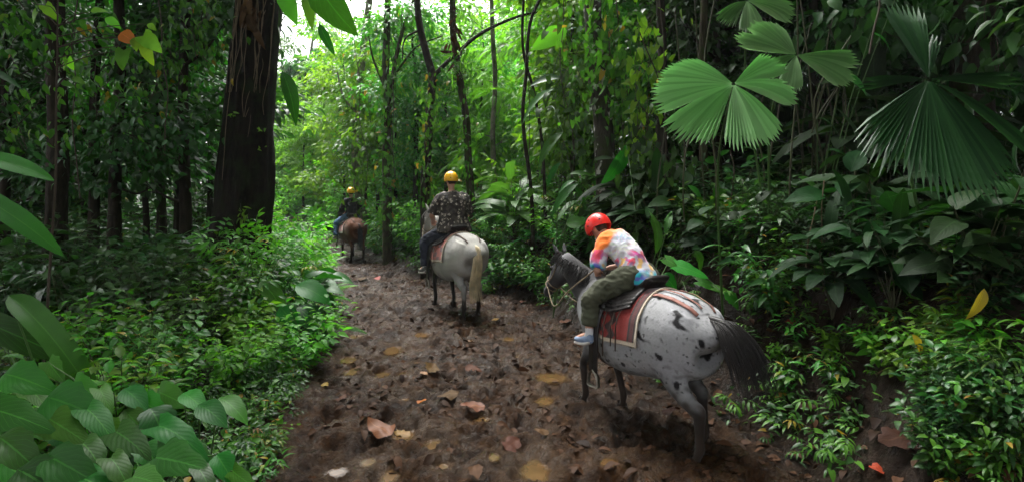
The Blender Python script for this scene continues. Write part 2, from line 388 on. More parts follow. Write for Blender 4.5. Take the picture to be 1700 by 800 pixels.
def ground_h(x, y, fine=True):
    x = np.atleast_1d(np.asarray(x, float)); y = np.atleast_1d(np.asarray(y, float))
    h = base_h(x, y)
    l = np.interp(y, LE[:, 0], LE[:, 1]); r = np.interp(y, RE[:, 0], RE[:, 1])
    tr = sst(x - l, -.3, .3) * sst(r - x, -.5, .2)
    h = h + (fbm(x * 1.6, y * 1.6, 3, 21) - .5) * .12 * tr
    if fine:
        f1 = fbm(x * 5, y * 5, 4, 31); rid = np.abs(fbm(x * 9 + 3, y * 9, 3, 41) - .5) * 2
        h = h + (f1 - .5) * .10 * (0.5 + .5 * tr) - (rid - .3) * .014 * tr + (fbm(x * 17, y * 17, 3, 51) - .5) * .05 + (fbm(x * 40, y * 40, 2, 57) - .5) * .02 * tr
        near = (np.abs(x) < 8) & (y > 2) & (y < 18)
        idx = np.nonzero(near)[0]; hx = x[idx]; hy = y[idx]; hh = np.zeros(len(idx))
        if len(idx) > 2000:
            order = np.argsort(hy); sy = hy[order]
            for (cx, cy_, rr, dp) in PIT:
                a = np.searchsorted(sy, cy_ - 2 * rr); b = np.searchsorted(sy, cy_ + 2 * rr); k = order[a:b]
                d = np.hypot(hx[k] - cx, (hy[k] - cy_) * .8) / rr
                hh[k] += -dp * .75 * np.exp(-d ** 4) + dp * .25 * np.exp(-((d - 1.25) / .3) ** 2)
        h[idx] += hh
    for (cx, cy_, a, b) in PUDW:
        d = np.hypot((x - cx) / (a * 1.15), (y - cy_) / (b * 1.15)); d = d + (fbm(x * 7, y * 7, 2, 61) - .5) * .8
        k = np.exp(-np.clip(d, 0, 9) ** 4); h0 = base_h(cx, cy_)
        h = h * (1 - k) + (h0 - .06) * k
    return h
def gz(x, y): return float(ground_h([x], [y], False)[0])

def build_ground():
    ys = np.concatenate([np.linspace(-25, 2, 28), np.geomspace(2.05, 20, 560), np.linspace(20.3, 60, 70), np.geomspace(63, 300, 14)])
    xi = np.linspace(-1, 1, 560)
    xs = 5.2 * xi + 190 * np.sign(xi) * np.abs(xi) ** 15
    xs = xs - 0.6
    X, Yg = np.meshgrid(xs, ys); Z = ground_h(X.ravel(), Yg.ravel())
    V = np.stack([X.ravel(), Yg.ravel(), Z], 1); nx = len(xs); ny = len(ys)
    i, j = np.meshgrid(np.arange(ny - 1), np.arange(nx - 1), indexing='ij'); b = (i * nx + j).ravel()
    Fq = np.stack([b, b + 1, b + nx + 1, b + nx], 1)
    me = mesh_np("ground", V, Fq)
    l = np.interp(Yg.ravel(), LE[:, 0], LE[:, 1]); r = np.interp(Yg.ravel(), RE[:, 0], RE[:, 1]); x = X.ravel()
    tr = sst(x - l, -.6, .3) * sst(r - x, -.3, .2)
    ps = np.zeros(len(Z)); yy = Yg.ravel()
    for (cx, cy_, pa, pb) in PUDW: ps = np.maximum(ps, np.exp(-(np.hypot((x - cx) / (pa * 1.9), (yy - cy_) / (pb * 2.2)) + (fbm(x * 9, yy * 9, 3, 63) - .5) * .9).clip(0, 9) ** 3))
    a = me.attributes.new("silt", 'FLOAT', 'POINT'); a.data.foreach_set("value", ps.astype(np.float32))
    a = me.attributes.new("trail", 'FLOAT', 'POINT'); a.data.foreach_set("value", tr.astype(np.float32))
    m, t = new_mat("mud_and_forest_soil"); p = N(t, "ShaderNodeBsdfPrincipled")
    tc = N(t, "ShaderNodeTexCoord"); at_ = N(t, "ShaderNodeAttribute", attribute_name="trail")
    def nz(s, d=8, r=.65, dist=0):
        n = N(t, "ShaderNodeTexNoise"); n.inputs['Scale'].default_value = s; n.inputs['Detail'].default_value = d; n.inputs['Roughness'].default_value = r; n.inputs['Distortion'].default_value = dist
        t.links.new(tc.outputs['Object'], n.inputs[0]); return n.outputs['Fac']
    n1 = nz(1.3, 4); n2 = nz(7, 8, .7); n3 = nz(38, 6, .7)
    mud = ramp(t, n2, [(0.3, (0.007, 0.0030, 0.0010)), (0.5, (0.028, 0.0130, 0.0042)), (0.72, (0.066, 0.033, 0.0115))])
    mud2 = ramp(t, n1, [(0.4, (0.6, 0.56, 0.54)), (0.62, (1.25, 1.12, 1.0))])
    mud = mixc(t, 1.0, mud, mud2, 'MULTIPLY')
    soil = ramp(t, n2, [(0.35, (0.008, 0.005, 0.003)), (0.65, (0.03, 0.018, 0.011))])
    sl = N(t, 'ShaderNodeAttribute', attribute_name='silt'); n5 = nz(3.1, 5, .6)
    mud = mixc(t, ramp(t, n5, [(.50, (0, 0, 0)), (.68, (.75,) * 3)]), mud, (0.062, 0.032, 0.0115))
    mud = mixc(t, mth(t, 'MULTIPLY', sl.outputs['Fac'], .75), mud, (0.062, 0.036, 0.018))
    c = mixc(t, at_.outputs['Fac'], soil, mud)
    c = mixc(t, 0.6, c, mixc(t, 1.0, c, ramp(t, n3, [(0.35, (.45, .45, .45)), (.6, (1.3, 1.3, 1.3))]), 'MULTIPLY'))
    t.links.new(c, p.inputs['Base Color'])
    wet = ramp(t, n5, [(.40, (0, 0, 0)), (.60, (1, 1, 1))]); dryr = ramp(t, n2, [(0.35, (.30,) * 3), (0.55, (.6,) * 3), (.75, (.5,) * 3)])
    t.links.new(mth(t, 'MULTIPLY', dryr, mth(t, 'SUBTRACT', 1.0, mth(t, 'MULTIPLY', wet, .5))), p.inputs['Roughness'])
    t.links.new(mth(t, 'ADD', .08, mth(t, 'MULTIPLY', wet, .22)), p.inputs['Specular IOR Level'])
    bp = N(t, "ShaderNodeBump"); p.inputs['Specular IOR Level'].default_value = .2
    bp.inputs['Strength'].default_value = 1.0; bp.inputs['Distance'].default_value = .03
    t.links.new(mth(t, 'ADD', n3, mth(t, 'MULTIPLY', n2, 2.0)), bp.inputs['Height']); t.links.new(bp.outputs[0], p.inputs['Normal'])
    out(t, p.outputs[0])
    o = link("ground", me, None, m); tag(o, "churned wet brown mud trail and dark forest soil under the plants", "ground", kind='structure')
build_ground()

wm, t = new_mat("muddy_water"); p = N(t, "ShaderNodeBsdfPrincipled"); tc = N(t, "ShaderNodeTexCoord")
n = N(t, "ShaderNodeTexNoise"); n.inputs['Scale'].default_value = 5; t.links.new(tc.outputs['Object'], n.inputs[0])
t.links.new(ramp(t, n.outputs['Fac'], [(.35, (.075, .041, .016)), (.65, (.11, .062, .025))]), p.inputs['Base Color'])
p.inputs['Roughness'].default_value = .15; p.inputs['Specular IOR Level'].default_value = .3
bp = N(t, "ShaderNodeBump"); bp.inputs['Strength'].default_value = .08; n4 = N(t, "ShaderNodeTexNoise"); n4.inputs['Scale'].default_value = 30
t.links.new(tc.outputs['Object'], n4.inputs[0]); t.links.new(n4.outputs['Fac'], bp.inputs['Height']); t.links.new(bp.outputs[0], p.inputs['Normal'])
vm = N(t, "ShaderNodeVectorMath", operation='DISTANCE'); sc_ = N(t, "ShaderNodeVectorMath", operation='MULTIPLY'); sc_.inputs[1].default_value = (1, 1, 0); t.links.new(tc.outputs['Generated'], sc_.inputs[0]); t.links.new(sc_.outputs[0], vm.inputs[0]); vm.inputs[1].default_value = (.5, .5, 0)
n6 = N(t, "ShaderNodeTexNoise"); n6.inputs['Scale'].default_value = 16; n6.inputs['Detail'].default_value = 6; n6.inputs['Roughness'].default_value = .65; t.links.new(tc.outputs['Object'], n6.inputs[0])
rr_ = mth(t, 'ADD', vm.outputs['Value'], mth(t, 'MULTIPLY', mth(t, 'SUBTRACT', n6.outputs['Fac'], .5), .42))
tb = N(t, "ShaderNodeBsdfTransparent"); mx = N(t, "ShaderNodeMixShader"); t.links.new(ramp(t, rr_, [(.20, (0, 0, 0)), (.42, (1, 1, 1))]), mx.inputs[0]); t.links.new(p.outputs[0], mx.inputs[1]); t.links.new(tb.outputs[0], mx.inputs[2]); out(t, mx.outputs[0])
for i, (cx, cy_, a, b) in enumerate(PUDW):
    n_ = 24; q = QB(); V = [(0, 0, 0)]; rs = random.Random(i)
    for rr in (.5, 1.35):
        for k in range(n_):
            th = 2 * math.pi * k / n_; V.append((a * rr * math.cos(th), b * rr * math.sin(th), 0))
    Fq = [(0, 1 + k, 1 + (k + 1) % n_, 1 + (k + 1) % n_) for k in range(n_)]
    me = bpy.data.meshes.new("puddle")
    me.from_pydata(V, [], [(0, 1 + k, 1 + (k + 1) % n_) for k in range(n_)] + [(1 + k, 1 + n_ + k, 1 + n_ + (k + 1) % n_, 1 + (k + 1) % n_) for k in range(n_)])
    o = link("puddle", me, None, wm); o.location = (cx, cy_, float(base_h(cx, cy_)) - .034)
    o['kind'] = 'structure'; o['label'] = "small puddle of tan muddy water standing in a hoofprint of the trail"; o['category'] = 'puddle'; o['group'] = 'puddles in the muddy trail'

# ------------------------------------------------------------------ vegetation generators
rng = np.random.RandomState(7)
def rdir(n, up=0.0, jit=1.0):
    d = rng.normal(size=(n, 3)) * jit; d[:, 2] = d[:, 2] * .5 + up; return d / np.linalg.norm(d, axis=1, keepdims=True)
def leafset(q, P, D, tpl, size, sj=.35, nj=.35, wf=1.0, m=0, r=None):
    n = len(P); Nn = np.tile([0, 0, 1.0], (n, 1)) + rng.normal(size=(n, 3)) * nj
    S = size * (1 + rng.uniform(-sj, sj, n)); q.inst(tpl, D, Nn, P, S, wf, r=r, m=m)

def shrub_parts(root, seed, H=1.2, spread=.6, nst=9, nl=14, size=.15, tpl=T_OV, mat=None, stem=None, start=.12, up=.25, droop=.2, srad=.006, sj=.35, mat2=None, mfrac=0.0):
    global rng
    rng = np.random.RandomState(seed); q = QB(); s = QB()
    for k in range(nst):
        az = 2 * math.pi * (k + rng.rand() * .8) / nst; r = spread * (.25 + .75 * rng.rand()); h = H * (.55 + .45 * rng.rand())
        t = np.linspace(0, 1, 7); wv = rng.uniform(-.06, .06, 2)
        P = np.stack([np.cos(az) * r * t ** 1.3 + wv[0] * np.sin(t * 5), np.sin(az) * r * t ** 1.3 + wv[1] * np.sin(t * 4), h * t ** .9 - droop * r * t ** 3], 1)
        s.add(*tube_np(P, np.linspace(srad, srad * .35, 7), 5))
        tl = start + (1 - start) * (np.arange(nl) + rng.rand(nl) * .6) / nl; tl = np.clip(tl, 0, 1)
        B = np.stack([np.interp(tl, t, P[:, i]) for i in range(3)], 1)
        a = np.arange(nl) * 2.4 + rng.rand() * 6 + rng.normal(size=nl) * .3
        D = np.stack([np.cos(a) + .5 * np.cos(az), np.sin(a) + .5 * np.sin(az), np.full(nl, up) + rng.normal(size=nl) * .25 + .5 * (tl > .93)], 1)
        mm = 0
        leafset(q, B + D * .02, D, tpl, size, sj, .3)
    fo = q.build("foliage", mat, root); st = s.build("stem", stem or STEM, root)
    return fo
def crown_mesh(seed, blobs, ncl, lpc, size, tpl, mat, root, name="crown", spread=.28, tw=None):
    """leaf sprays spread through the volume of overlapping lobes"""
    global rng
    rng = np.random.RandomState(seed); q = QB()
    vol = np.array([b[1][0] * b[1][1] * b[1][2] for b in blobs]) ** .8; vol /= vol.sum()
    for bi in range(len(blobs)):
        c, rad = blobs[bi]; n = max(3, int(ncl * vol[bi])); d = rng.normal(size=(n, 3)); d /= np.linalg.norm(d, axis=1, keepdims=True)
        rr = rng.rand(n) ** .42; C = np.array(c) + d * rr[:, None] * np.array(rad)
        for k in range(n):
            m = rng.poisson(lpc) + 2
            ctr = C[k]; out_ = d[k] * np.array([1, 1, .35]); 
            off = rng.normal(size=(m, 3)) * np.array([spread, spread, spread * .35])
            D = off * 2.2 / spread * .3 + out_ * .8 + rng.normal(size=(m, 3)) * .35; D[:, 2] -= .25
            rv = np.clip(rng.rand() * .6 + rng.rand(m) * .4, 0, 1)
            leafset(q, ctr + off, D, tpl, size, .35, .45, r=rv)
    return q.build(name, mat, root)
def trunk_parts(root, P, Rr, mat, n=10, name="trunk", sub=5, rough=.08, seed=0, flare=0):
    P = cr(P, sub); Rr = np.interp(np.linspace(0, 1, len(P)), np.linspace(0, 1, len(Rr)), Rr)
    V, Fq, uv = tube_np(P, Rr, n)
    if rough:
        m = len(P); c = np.repeat(P, n, axis=0); k = np.tile(np.arange(n), m); z = np.repeat(np.arange(m), n)
        f = 1 + rough * (fbm(k * 1.3 + seed, z * .35, 3, seed) - .5) * 2
        V = c + (V - c) * f[:, None]
    q = QB(); q.add(V, Fq, uv); return q.build(name, mat, root)
def make_tree(name, seed, H, r0, blobs, mat_leaf, mat_bark, size, tpl, ncl=260, lpc=9, lean=(0, 0), limbs=True, spread=.28, wob=.15):
    root = empty(name, (0, 0, 0)); rs = np.random.RandomState(seed + 99)
    zt = np.linspace(0, 1, 7)
    P = np.stack([lean[0] * zt + rs.uniform(-wob, wob, 7) * zt, lean[1] * zt + rs.uniform(-wob, wob, 7) * zt, H * zt - .15], 1)
    trunk_parts(root, P, [r0 * 1.5, r0, r0 * .85, r0 * .7, r0 * .5, r0 * .25], mat_bark, 8, seed=seed)
    if limbs:
        q = QB()
        for c, rad in blobs:
            z = min(c[2] - .4 * np.hypot(c[0], c[1]) - .2, H * .95); z = max(z, H * .1); b = np.array([np.interp(z, P[:, 2], P[:, i]) for i in range(3)]); c = np.array(c)
            mid = (b + c) / 2 + np.array([0, 0, -.1 * np.linalg.norm(c - b)]); L = cr([b, mid, c], 4)
            q.add(*tube_np(L, np.linspace(r0 * .35, r0 * .1, len(L)), 5))
            for k in range(3):
                e = c + (rs.rand(3) - .5) * 1.6 * np.array(rad); L = cr([mid, (mid + e) / 2 + rs.normal(size=3) * .1, e], 4); q.add(*tube_np(L, np.linspace(r0 * .16, r0 * .04, len(L)), 4))
        q.build("branches", mat_bark, root)
    crown_mesh(seed, blobs, ncl, lpc, size, tpl, mat_leaf, root, spread=spread)
    return root
def rb(seed, n, z0, z1, rmax, rs_=(1.0, .7)):
    rs = np.random.RandomState(seed); B = []
    for k in range(n):
        f = (k + .5) / n; a = k * 2.4 + rs.rand(); rr = rmax * (.25 + .65 * rs.rand()); s = rs.uniform(.7, 1.15)
        B.append(((rr * math.cos(a), rr * math.sin(a), z0 + (z1 - z0) * f), (rs_[0] * s, rs_[0] * s, rs_[1] * s)))
    return B

# prototypes: first instance is moved to its first spot, later ones are copies
PROTO = {}
def place(kind, x, y, rz=None, sc=1.0, label=None, cat=None, group=None, name=None, z=None, rs=random):
    root, used = PROTO[kind]
    o = copy_tree(root) if used else root
    PROTO[kind][1] = True
    o.location = (x, y, (gz(x, y) if z is None else z) - .03); o.rotation_euler = (0, 0, rs.uniform(0, 6.28) if rz is None else rz)
    s = sc; o.scale = (s, s, s * 1.0)
    if label: o['label'] = label
    if cat: o['category'] = cat
    if group: o['group'] = group
    return o
def proto(kind, root): PROTO[kind] = [root, False]

def P_shrub(kind, name, **kw):
    r = empty(name, (0, 0, 0)); shrub_parts(r, **kw); proto(kind, r)
P_shrub('s_dark', 'leafy_shrub', seed=1, H=1.3, spread=.75, nst=14, nl=16, size=.15, tpl=T_OV, mat=L_DARK)
P_shrub('s_dark2', 'leafy_shrub', seed=2, H=1.0, spread=.7, nst=12, nl=10, size=.24, tpl=T_LA, mat=L_DARK)
P_shrub('s_mid', 'leafy_shrub', seed=3, H=1.2, spread=.7, nst=14, nl=14, size=.14, tpl=T_OV, mat=L_MID)
P_shrub('s_mid2', 'leafy_shrub', seed=4, H=1.4, spread=.8, nst=12, nl=9, size=.26, tpl=T_SPRAY, mat=L_MID)
P_shrub('s_bri', 'leafy_shrub', seed=5, H=1.3, spread=.8, nst=15, nl=13, size=.16, tpl=T_OV, mat=L_BRI)
P_shrub('s_bri2', 'leafy_shrub', seed=6, H=1.7, spread=.9, nst=12, nl=9, size=.30, tpl=T_SPRAYO, mat=L_BRI)
P_shrub('s_yel', 'leafy_shrub', seed=7, H=1.6, spread=.9, nst=14, nl=12, size=.2, tpl=T_LA, mat=L_YEL)
P_shrub('s_fern', 'fern', seed=8, H=.35, spread=.15, nst=12, nl=1, size=.75, tpl=T_FERN, mat=L_FERN, up=.9, start=.9, srad=.004)
P_shrub('s_fernb', 'fern', seed=9, H=.4, spread=.2, nst=14, nl=1, size=.9, tpl=T_FROND, mat=L_BRI, up=.9, start=.9, srad=.004)
P_shrub('s_hel', 'broad_leaf_plant', seed=10, H=1.5, spread=.45, nst=8, nl=4, size=.75, tpl=T_BAN2, mat=L_BAN, up=.9, start=.35, srad=.014)
P_shrub('s_big', 'broad_leaf_plant', seed=12, H=1.1, spread=.6, nst=9, nl=6, size=.36, tpl=T_OV2, mat=L_BIG, start=.3, srad=.009)
P_shrub('s_big2', 'broad_leaf_plant', seed=13, H=1.5, spread=.6, nst=8, nl=7, size=.42, tpl=T_LA2, mat=L_BIG, start=.3, srad=.009)
P_shrub('s_bigd', 'broad_leaf_plant', seed=40, H=1.2, spread=.6, nst=9, nl=6, size=.34, tpl=T_OV2, mat=L_BIG_SHADE, start=.3, srad=.009)
P_shrub('s_held', 'broad_leaf_plant', seed=41, H=1.5, spread=.5, nst=8, nl=4, size=.7, tpl=T_BAN2, mat=L_BIG_SHADE, up=.9, start=.35, srad=.014)
P_shrub('s_vdk', 'leafy_shrub', seed=42, H=1.1, spread=.7, nst=12, nl=14, size=.13, tpl=T_OV, mat=L_BIG_SHADE)  # small-leaved shrub in the shade-darkened leaf colour
P_shrub('s_low', 'seedling_plant', seed=14, H=.35, spread=.28, nst=8, nl=7, size=.10, tpl=T_OV, mat=L_BRI, srad=.003)
P_shrub('s_lowl', 'seedling_plant', seed=15, H=.4, spread=.3, nst=8, nl=8, size=.13, tpl=T_LA, mat=L_MID, srad=.003)
P_shrub('s_net', 'nettle_plant', seed=16, H=.5, spread=.3, nst=12, nl=8, size=.10, tpl=T_HE, mat=L_BRI, srad=.003, up=-.1)

def P_tree(kind, name, *a, **k): proto(kind, make_tree(name, *a, **k))
P_tree('t_mid', 'understory_tree', 21, 8.5, .09, rb(21, 11, 2.2, 8.6, 1.5), L_MID, BARK_DARK, .20, T_OV, 330, 12)
P_tree('t_mid2', 'understory_tree', 22, 9.5, .08, rb(22, 12, 3.0, 9.5, 1.6), L_MID, BARK_MOSS, .26, T_LA, 300, 12)
P_tree('t_bri', 'understory_tree', 23, 8.5, .08, rb(23, 11, 2.0, 8.4, 1.6), L_BRI, BARK_MOSS, .22, T_OV, 320, 12)
P_tree('t_bri2', 'understory_tree', 24, 9.5, .08, rb(24, 12, 1.8, 9.5, 1.7), L_YEL, BARK_DARK, .26, T_OV, 300, 11)
P_tree('t_dark', 'understory_tree', 25, 8.5, .09, rb(25, 12, 1.8, 8.8, 1.7), L_DARK, BARK_DARK, .19, T_OV, 380, 13)
P_tree('t_dark2', 'understory_tree', 26, 8, .11, rb(26, 11, 2.4, 8.2, 1.8), L_DARK, BARK_MOSS, .30, T_LA, 300, 12)
P_tree('t_frond', 'pinnate_leaf_tree', 27, 8, .07, rb(27, 9, 2.6, 8.4, 1.5), L_BRI, BARK_GREY, .62, T_FROND, 70, 4, spread=.3)
P_tree('c_big', 'canopy_tree', 31, 14, .22, rb(31, 10, 9.5, 15, 3.2, (1.9, 1.1)), L_DARK, BARK_DARK, .42, T_OV, 420, 12, spread=.6)
P_tree('c_big2', 'canopy_tree', 32, 13, .18, rb(32, 10, 8.5, 14, 3.0, (1.8, 1.1)), L_MID, BARK_MOSS, .42, T_OV, 380, 12, spread=.6)

# zone phrases for labels of scattered plants
def zone(px, Y, z=0):
    if Y < 12:
        if px < 180: return "at the dark left edge"
        if px < 340: return "left of the thick trunk"
        if px < 560: return "in front of the thick trunk"
        if px < 720: return "beside the trail between the yellow helmets"
        if px < 900: return "behind the grey horse"
        if px < 1080: return "behind the red helmet"
        if px < 1300: return "on the bank under the pale fan leaf"
        return "on the dark bank at the right edge"
    if px < 180: return "in the deep shade at the far left"
    if px < 350: return "in the gloom left of the thick trunk"
    if px < 470: return "behind the thick trunk"
    if px < 560: return "under the bright sky gap"
    if px < 650: return "around the brown horse and its rider"
    if px < 760: return "beyond the grey horse and rider"
    if px < 920: return "right of the middle rider"
    if px < 1080: return "behind the vine wrapped trunk"
    if px < 1300: return "behind the pale fan leaf"
    return "deep behind the dark fan leaf"
KN = {'s_bigd': 'dark plant with broad oval leaves', 's_held': 'dark plant with long banana-like leaves', 's_vdk': 'shade-darkened small-leaved shrub', 's_dark': 'dark small-leaved shrub', 's_dark2': 'dark narrow-leaved shrub', 's_mid': 'mid green small-leaved shrub', 's_mid2': 'green shrub with leaf sprays',
      's_bri': 'bright green small-leaved shrub', 's_bri2': 'bright green shrub with broad sprays', 's_yel': 'light green narrow-leaved shrub', 's_fern': 'green fern clump', 's_fernb': 'bright feathery fern clump',
      's_hel': 'plant with long banana-like leaves', 's_big': 'plant with broad oval leaves', 's_big2': 'plant with long pointed leaves', 's_low': 'low bright seedling', 's_lowl': 'low narrow-leaved seedling', 's_net': 'nettle-like bright green herb',
      't_mid': 'slim tree with mid green oval leaves', 't_mid2': 'slim tree with mid green pointed leaves', 't_bri': 'bright green leafy understory tree', 't_bri2': 'light yellow-green leafy understory tree', 't_dark': 'dark small-leaved understory tree',
      't_dark2': 'dark pointed-leaved mossy tree', 't_frond': 'bright tree with feathery pinnate leaves', 'c_big': 'tall dark canopy tree', 'c_big2': 'tall mid green canopy tree'}
def ok_pos(x, y, pad):
    l = np.interp(y, LE[:, 0], LE[:, 1]) - pad; r = np.interp(y, RE[:, 0], RE[:, 1]) + pad
    return x < l or x > r
def autolabel(kind, o, x, y):
    px = pxof((x, y)); zn = zone(px, y)
    o['label'] = KN[kind] + " " + zn
    o['category'] = {'t': 'tree', 'c': 'tree'}.get(kind[0], 'fern' if 'fern' in kind else 'plant')
    o['group'] = KN[kind] + "s " + zn
srs = random.Random(11)
def _s(): pass
def scatter(kinds, n, pxr, Yr, pad, sc=(.8, 1.25), sink=0, excl=None, dmin=.6, pw=1.0, pts=[]):
    tries = 0; k = 0
    while k < n and tries < n * 40:
        tries += 1; Y = Yr[0] + (Yr[1] - Yr[0]) * srs.random() ** pw; px = srs.uniform(*pxr); x = (px - 850) / F * Y
        if not ok_pos(x, Y, pad): continue
        if any((x - a) ** 2 + (Y - b) ** 2 < dmin ** 2 for a, b in pts): continue
        if excl and excl(x, Y, px): continue
        pts.append((x, Y)); kd = srs.choice(kinds)
        o = place(kd, x, Y, sc=srs.uniform(*sc), rs=srs); autolabel(kd, o, x, Y); k += 1
    return k

# ------------------------------------------------------------------ the thick trunk on the left
def big_tree():
    Y = 9.5; s = Y / F
    root = empty("rainforest_tree", (*at(402, 310, Y)[:2], 0)); rz = root.location
    rows = [(560, 396, 66), (500, 396, 62), (450, 394, 56), (400, 399, 50), (340, 406, 45), (280, 411, 43), (200, 414, 39), (100, 422, 37), (0, 431, 35), (-150, 440, 33), (-500, 455, 28), (-900, 470, 18)]
    P = []; Rr = []
    for py, cx, hw in rows: p = at(cx, py, Y); P.append((p.x - rz.x, 0, p.z)); Rr.append(hw * s)
    P = cr(P, 10); Rr = np.interp(np.linspace(0, 1, len(P)), np.linspace(0, 1, len(Rr)), Rr)
    n = 56; V, Fq, uv = tube_np(P, Rr, n); m = len(P); c = np.repeat(P, n, 0); th = np.tile(np.arange(n), m) * 2 * math.pi / n; zi = np.repeat(P[:, 2], n)
    fl = np.clip((1.6 - zi) / 1.6, 0, 1)
    f = 1 + fl ** 1.5 * .28 * np.cos(5 * th + 1.0) + .22 * (fbm(np.cos(th) * 2.2 + 5, np.sin(th) * 2.2 + zi * .35, 4, 3) - .5) + .14 * (fbm(th * 5, zi * .8, 3, 8) - .5)
    f = f + .07 * (np.abs(fbm(th * 9, zi * .5, 3, 18) - .5) * 2 - .3)
    V = c + (V - c) * f[:, None]; q = QB(); q.add(V, Fq, uv); q.build("trunk", BARK_BIG, root)
    # limbs + crown high above
    q = QB(); bl = []
    for k, (dx, dy, z) in enumerate([(-3, 1, 13), (-2.2, -2, 14), (-4, 3, 12), (-.5, 3.5, 14), (-2, 1, 15.5), (1.2, 1, 14.5)]):
        L = cr([(.2, 0, 9.0 + k * .3), (dx * .4, dy * .4, 11), (dx, dy, z)], 5); q.add(*tube_np(L, np.linspace(.18, .05, len(L)), 6)); bl.append(((dx, dy, z), (1.7, 1.7, 1.0)))
    q.build("branches", BARK_BIG, root); crown_mesh(41, bl, 330, 11, .34, T_OV, L_DARK, root, spread=.5)
    tag(root, "thick dark rainforest tree trunk with flared base left of the trail", "tree")
    # thin pale aerial roots lying on the bark
    rs = random.Random(3)
    for k in range(18):
        px = 402 + rs.uniform(-24, 42); y0 = -30; y1 = rs.choice([120, 200, 250, 300, 160]); pts = []
        for i in range(9):
            f = i / 8; py = y0 + (y1 - y0) * f; hw = np.interp(py, [0, 100, 200, 340], [35, 37, 39, 45]); cx = np.interp(py, [0, 100, 200, 340], [431, 422, 414, 406])
            xx = cx + np.clip((px - 402) + rs.uniform(-3, 3) + math.sin(f * 5 + k) * 3, -hw * .92, hw * .92); dep = math.sqrt(max(.02, 1 - ((xx - cx) / hw) ** 2)) * hw * s * 1.06 + .01
            p = at(xx, py, Y); pts.append((p.x, Y - dep, p.z))
        b = pts[-1]; q = QB(); q.add(*tube_np(cr(pts, 4) - np.array(b), np.linspace(.009, .004, 33), 5))
        o = q.build("aerial_root", ROOT); o.location = b
        tag(o, "thin pale aerial root hanging down the thick trunk", "root", "thin pale roots on the thick trunk")
    # dry brown bromeliad / dead leaves at upper left of trunk
    q = QB(); n = 26; rs_ = np.random.RandomState(5); b = at(412, 18, Y - .42)
    Pp = np.tile(np.array(b), (n, 1)) + rs_.normal(size=(n, 3)) * np.array([.09, .03, .1]) + np.array([0, 0, 0]); D = np.stack([rs_.normal(size=n) * .5, -rs_.rand(n) * .6, -rs_.rand(n) * 1.2], 1)
    q.inst(T_LA2, D, np.tile([0, -1., .3], (n, 1)), Pp - np.array(b), rs_.uniform(.15, .4, n)); o = q.build("dead_epiphyte", L_DEAD); o.location = b
    tag(o, "clump of dry brown leaves clinging to the upper thick trunk", "plant")
    # small leaf sprigs on the trunk
    for (px, py, n, sz, lb) in [(400, 358, 16, .14, "leafy sprig growing from the foot of the thick trunk"), (387, 190, 5, .08, "pair of tiny pale leaves halfway up the thick trunk"), (430, 215, 4, .07, "tiny heart-shaped leaves on the right side of the thick trunk"), (430, 245, 3, .06, "lowest tiny creeper leaves on the right of the thick trunk")]:
        b = at(px, py, Y - .56 if py > 300 else Y - .44); q = QB(); g = np.random.RandomState(px)
        Pp = g.normal(size=(n, 3)) * np.array([.05, .03, .1 if n > 8 else .02]); D = g.normal(size=(n, 3)); D[:, 1] -= .6
        q.inst(T_LA if n > 8 else T_HE, D, np.tile([0, -1., .7], (n, 1)), Pp, g.uniform(.7, 1.2, n) * sz)
        if n > 8: q.add(*tube_np([(0, .1, -.2), (0, 0, 0), (.02, -.05, .2)], [.006] * 3, 5), m=1)
        o = q.build("leaf_sprig", [L_BRI, STEM]); o.location = b; tag(o, lb, "plant")
big_tree()

# ------------------------------------------------------------------ slim trees placed from the photo
def slim_tree(pts, Y, wid, mat, label, branches=(), seed=0, extra_down=True, ext=True, crown=None, name="slim_tree", cl=L_MID, csize=.2, ctpl=T_OV, ncl=120, rough=.1):
    """pts: pixels top to bottom; branches: lists of pixels + widths"""
    p0 = pts[-1]; x0 = at(p0[0], 310, Y).x; z0 = gz(x0, Y) - .1; root = empty(name, (x0, Y, z0)); b = np.array([x0, Y, z0]); g = random.Random(seed)
    P = [np.array(at(px, py, Y + g.uniform(-.1, .1))) - b for px, py in pts][::-1]; P = [np.array([0, 0, 0.])] + [p for p in P if p[2] > .25]
    if ext: top = P[-1]; d = P[-1] - P[-2]; d /= np.linalg.norm(d); P = P + [top + d * 2.0, top + d * 4 + np.array([.3, 0, 0])]
    wl = wid / F * Y / 2; trunk_parts(root, P, [wl * 1.35, wl * 1.05, wl, wl * .9, wl * .8, wl * .5], mat, 12, seed=seed, rough=rough)
    q = QB()
    for br, bw, dy in branches:
        L = cr([np.array(at(px, py, Y + dy * i / max(1, len(br) - 1))) - b for i, (px, py) in enumerate(br)], 5); q.add(*tube_np(L, np.linspace(bw / F * Y / 2, bw / F * Y / 2 * .45, len(L)), 7))
    if branches: q.build("branches", mat, root)
    if crown: crown_mesh(seed + 50, [(tuple(np.array(at(cx, cy, Y + dy)) - b), (rx / F * Y, rx / F * Y, rz / F * Y)) for cx, cy, dy, rx, rz in crown], ncl, 9, csize, ctpl, cl, root, spread=.25)
    tag(root, label, "tree"); return root
slim_tree([(616, -20), (606, 60), (598, 130), (592, 190), (590, 260), (596, 330), (606, 370)], 20, 13, BARK_GREY, "slim pale grey trunk with moss just above the brown horse rider", seed=1, crown=[(600, 230, -.3, 40, 60), (585, 150, 0, 40, 40)], ncl=60, cl=L_MID,
          branches=[([(592, 190), (570, 160), (560, 120)], 5, 0)])
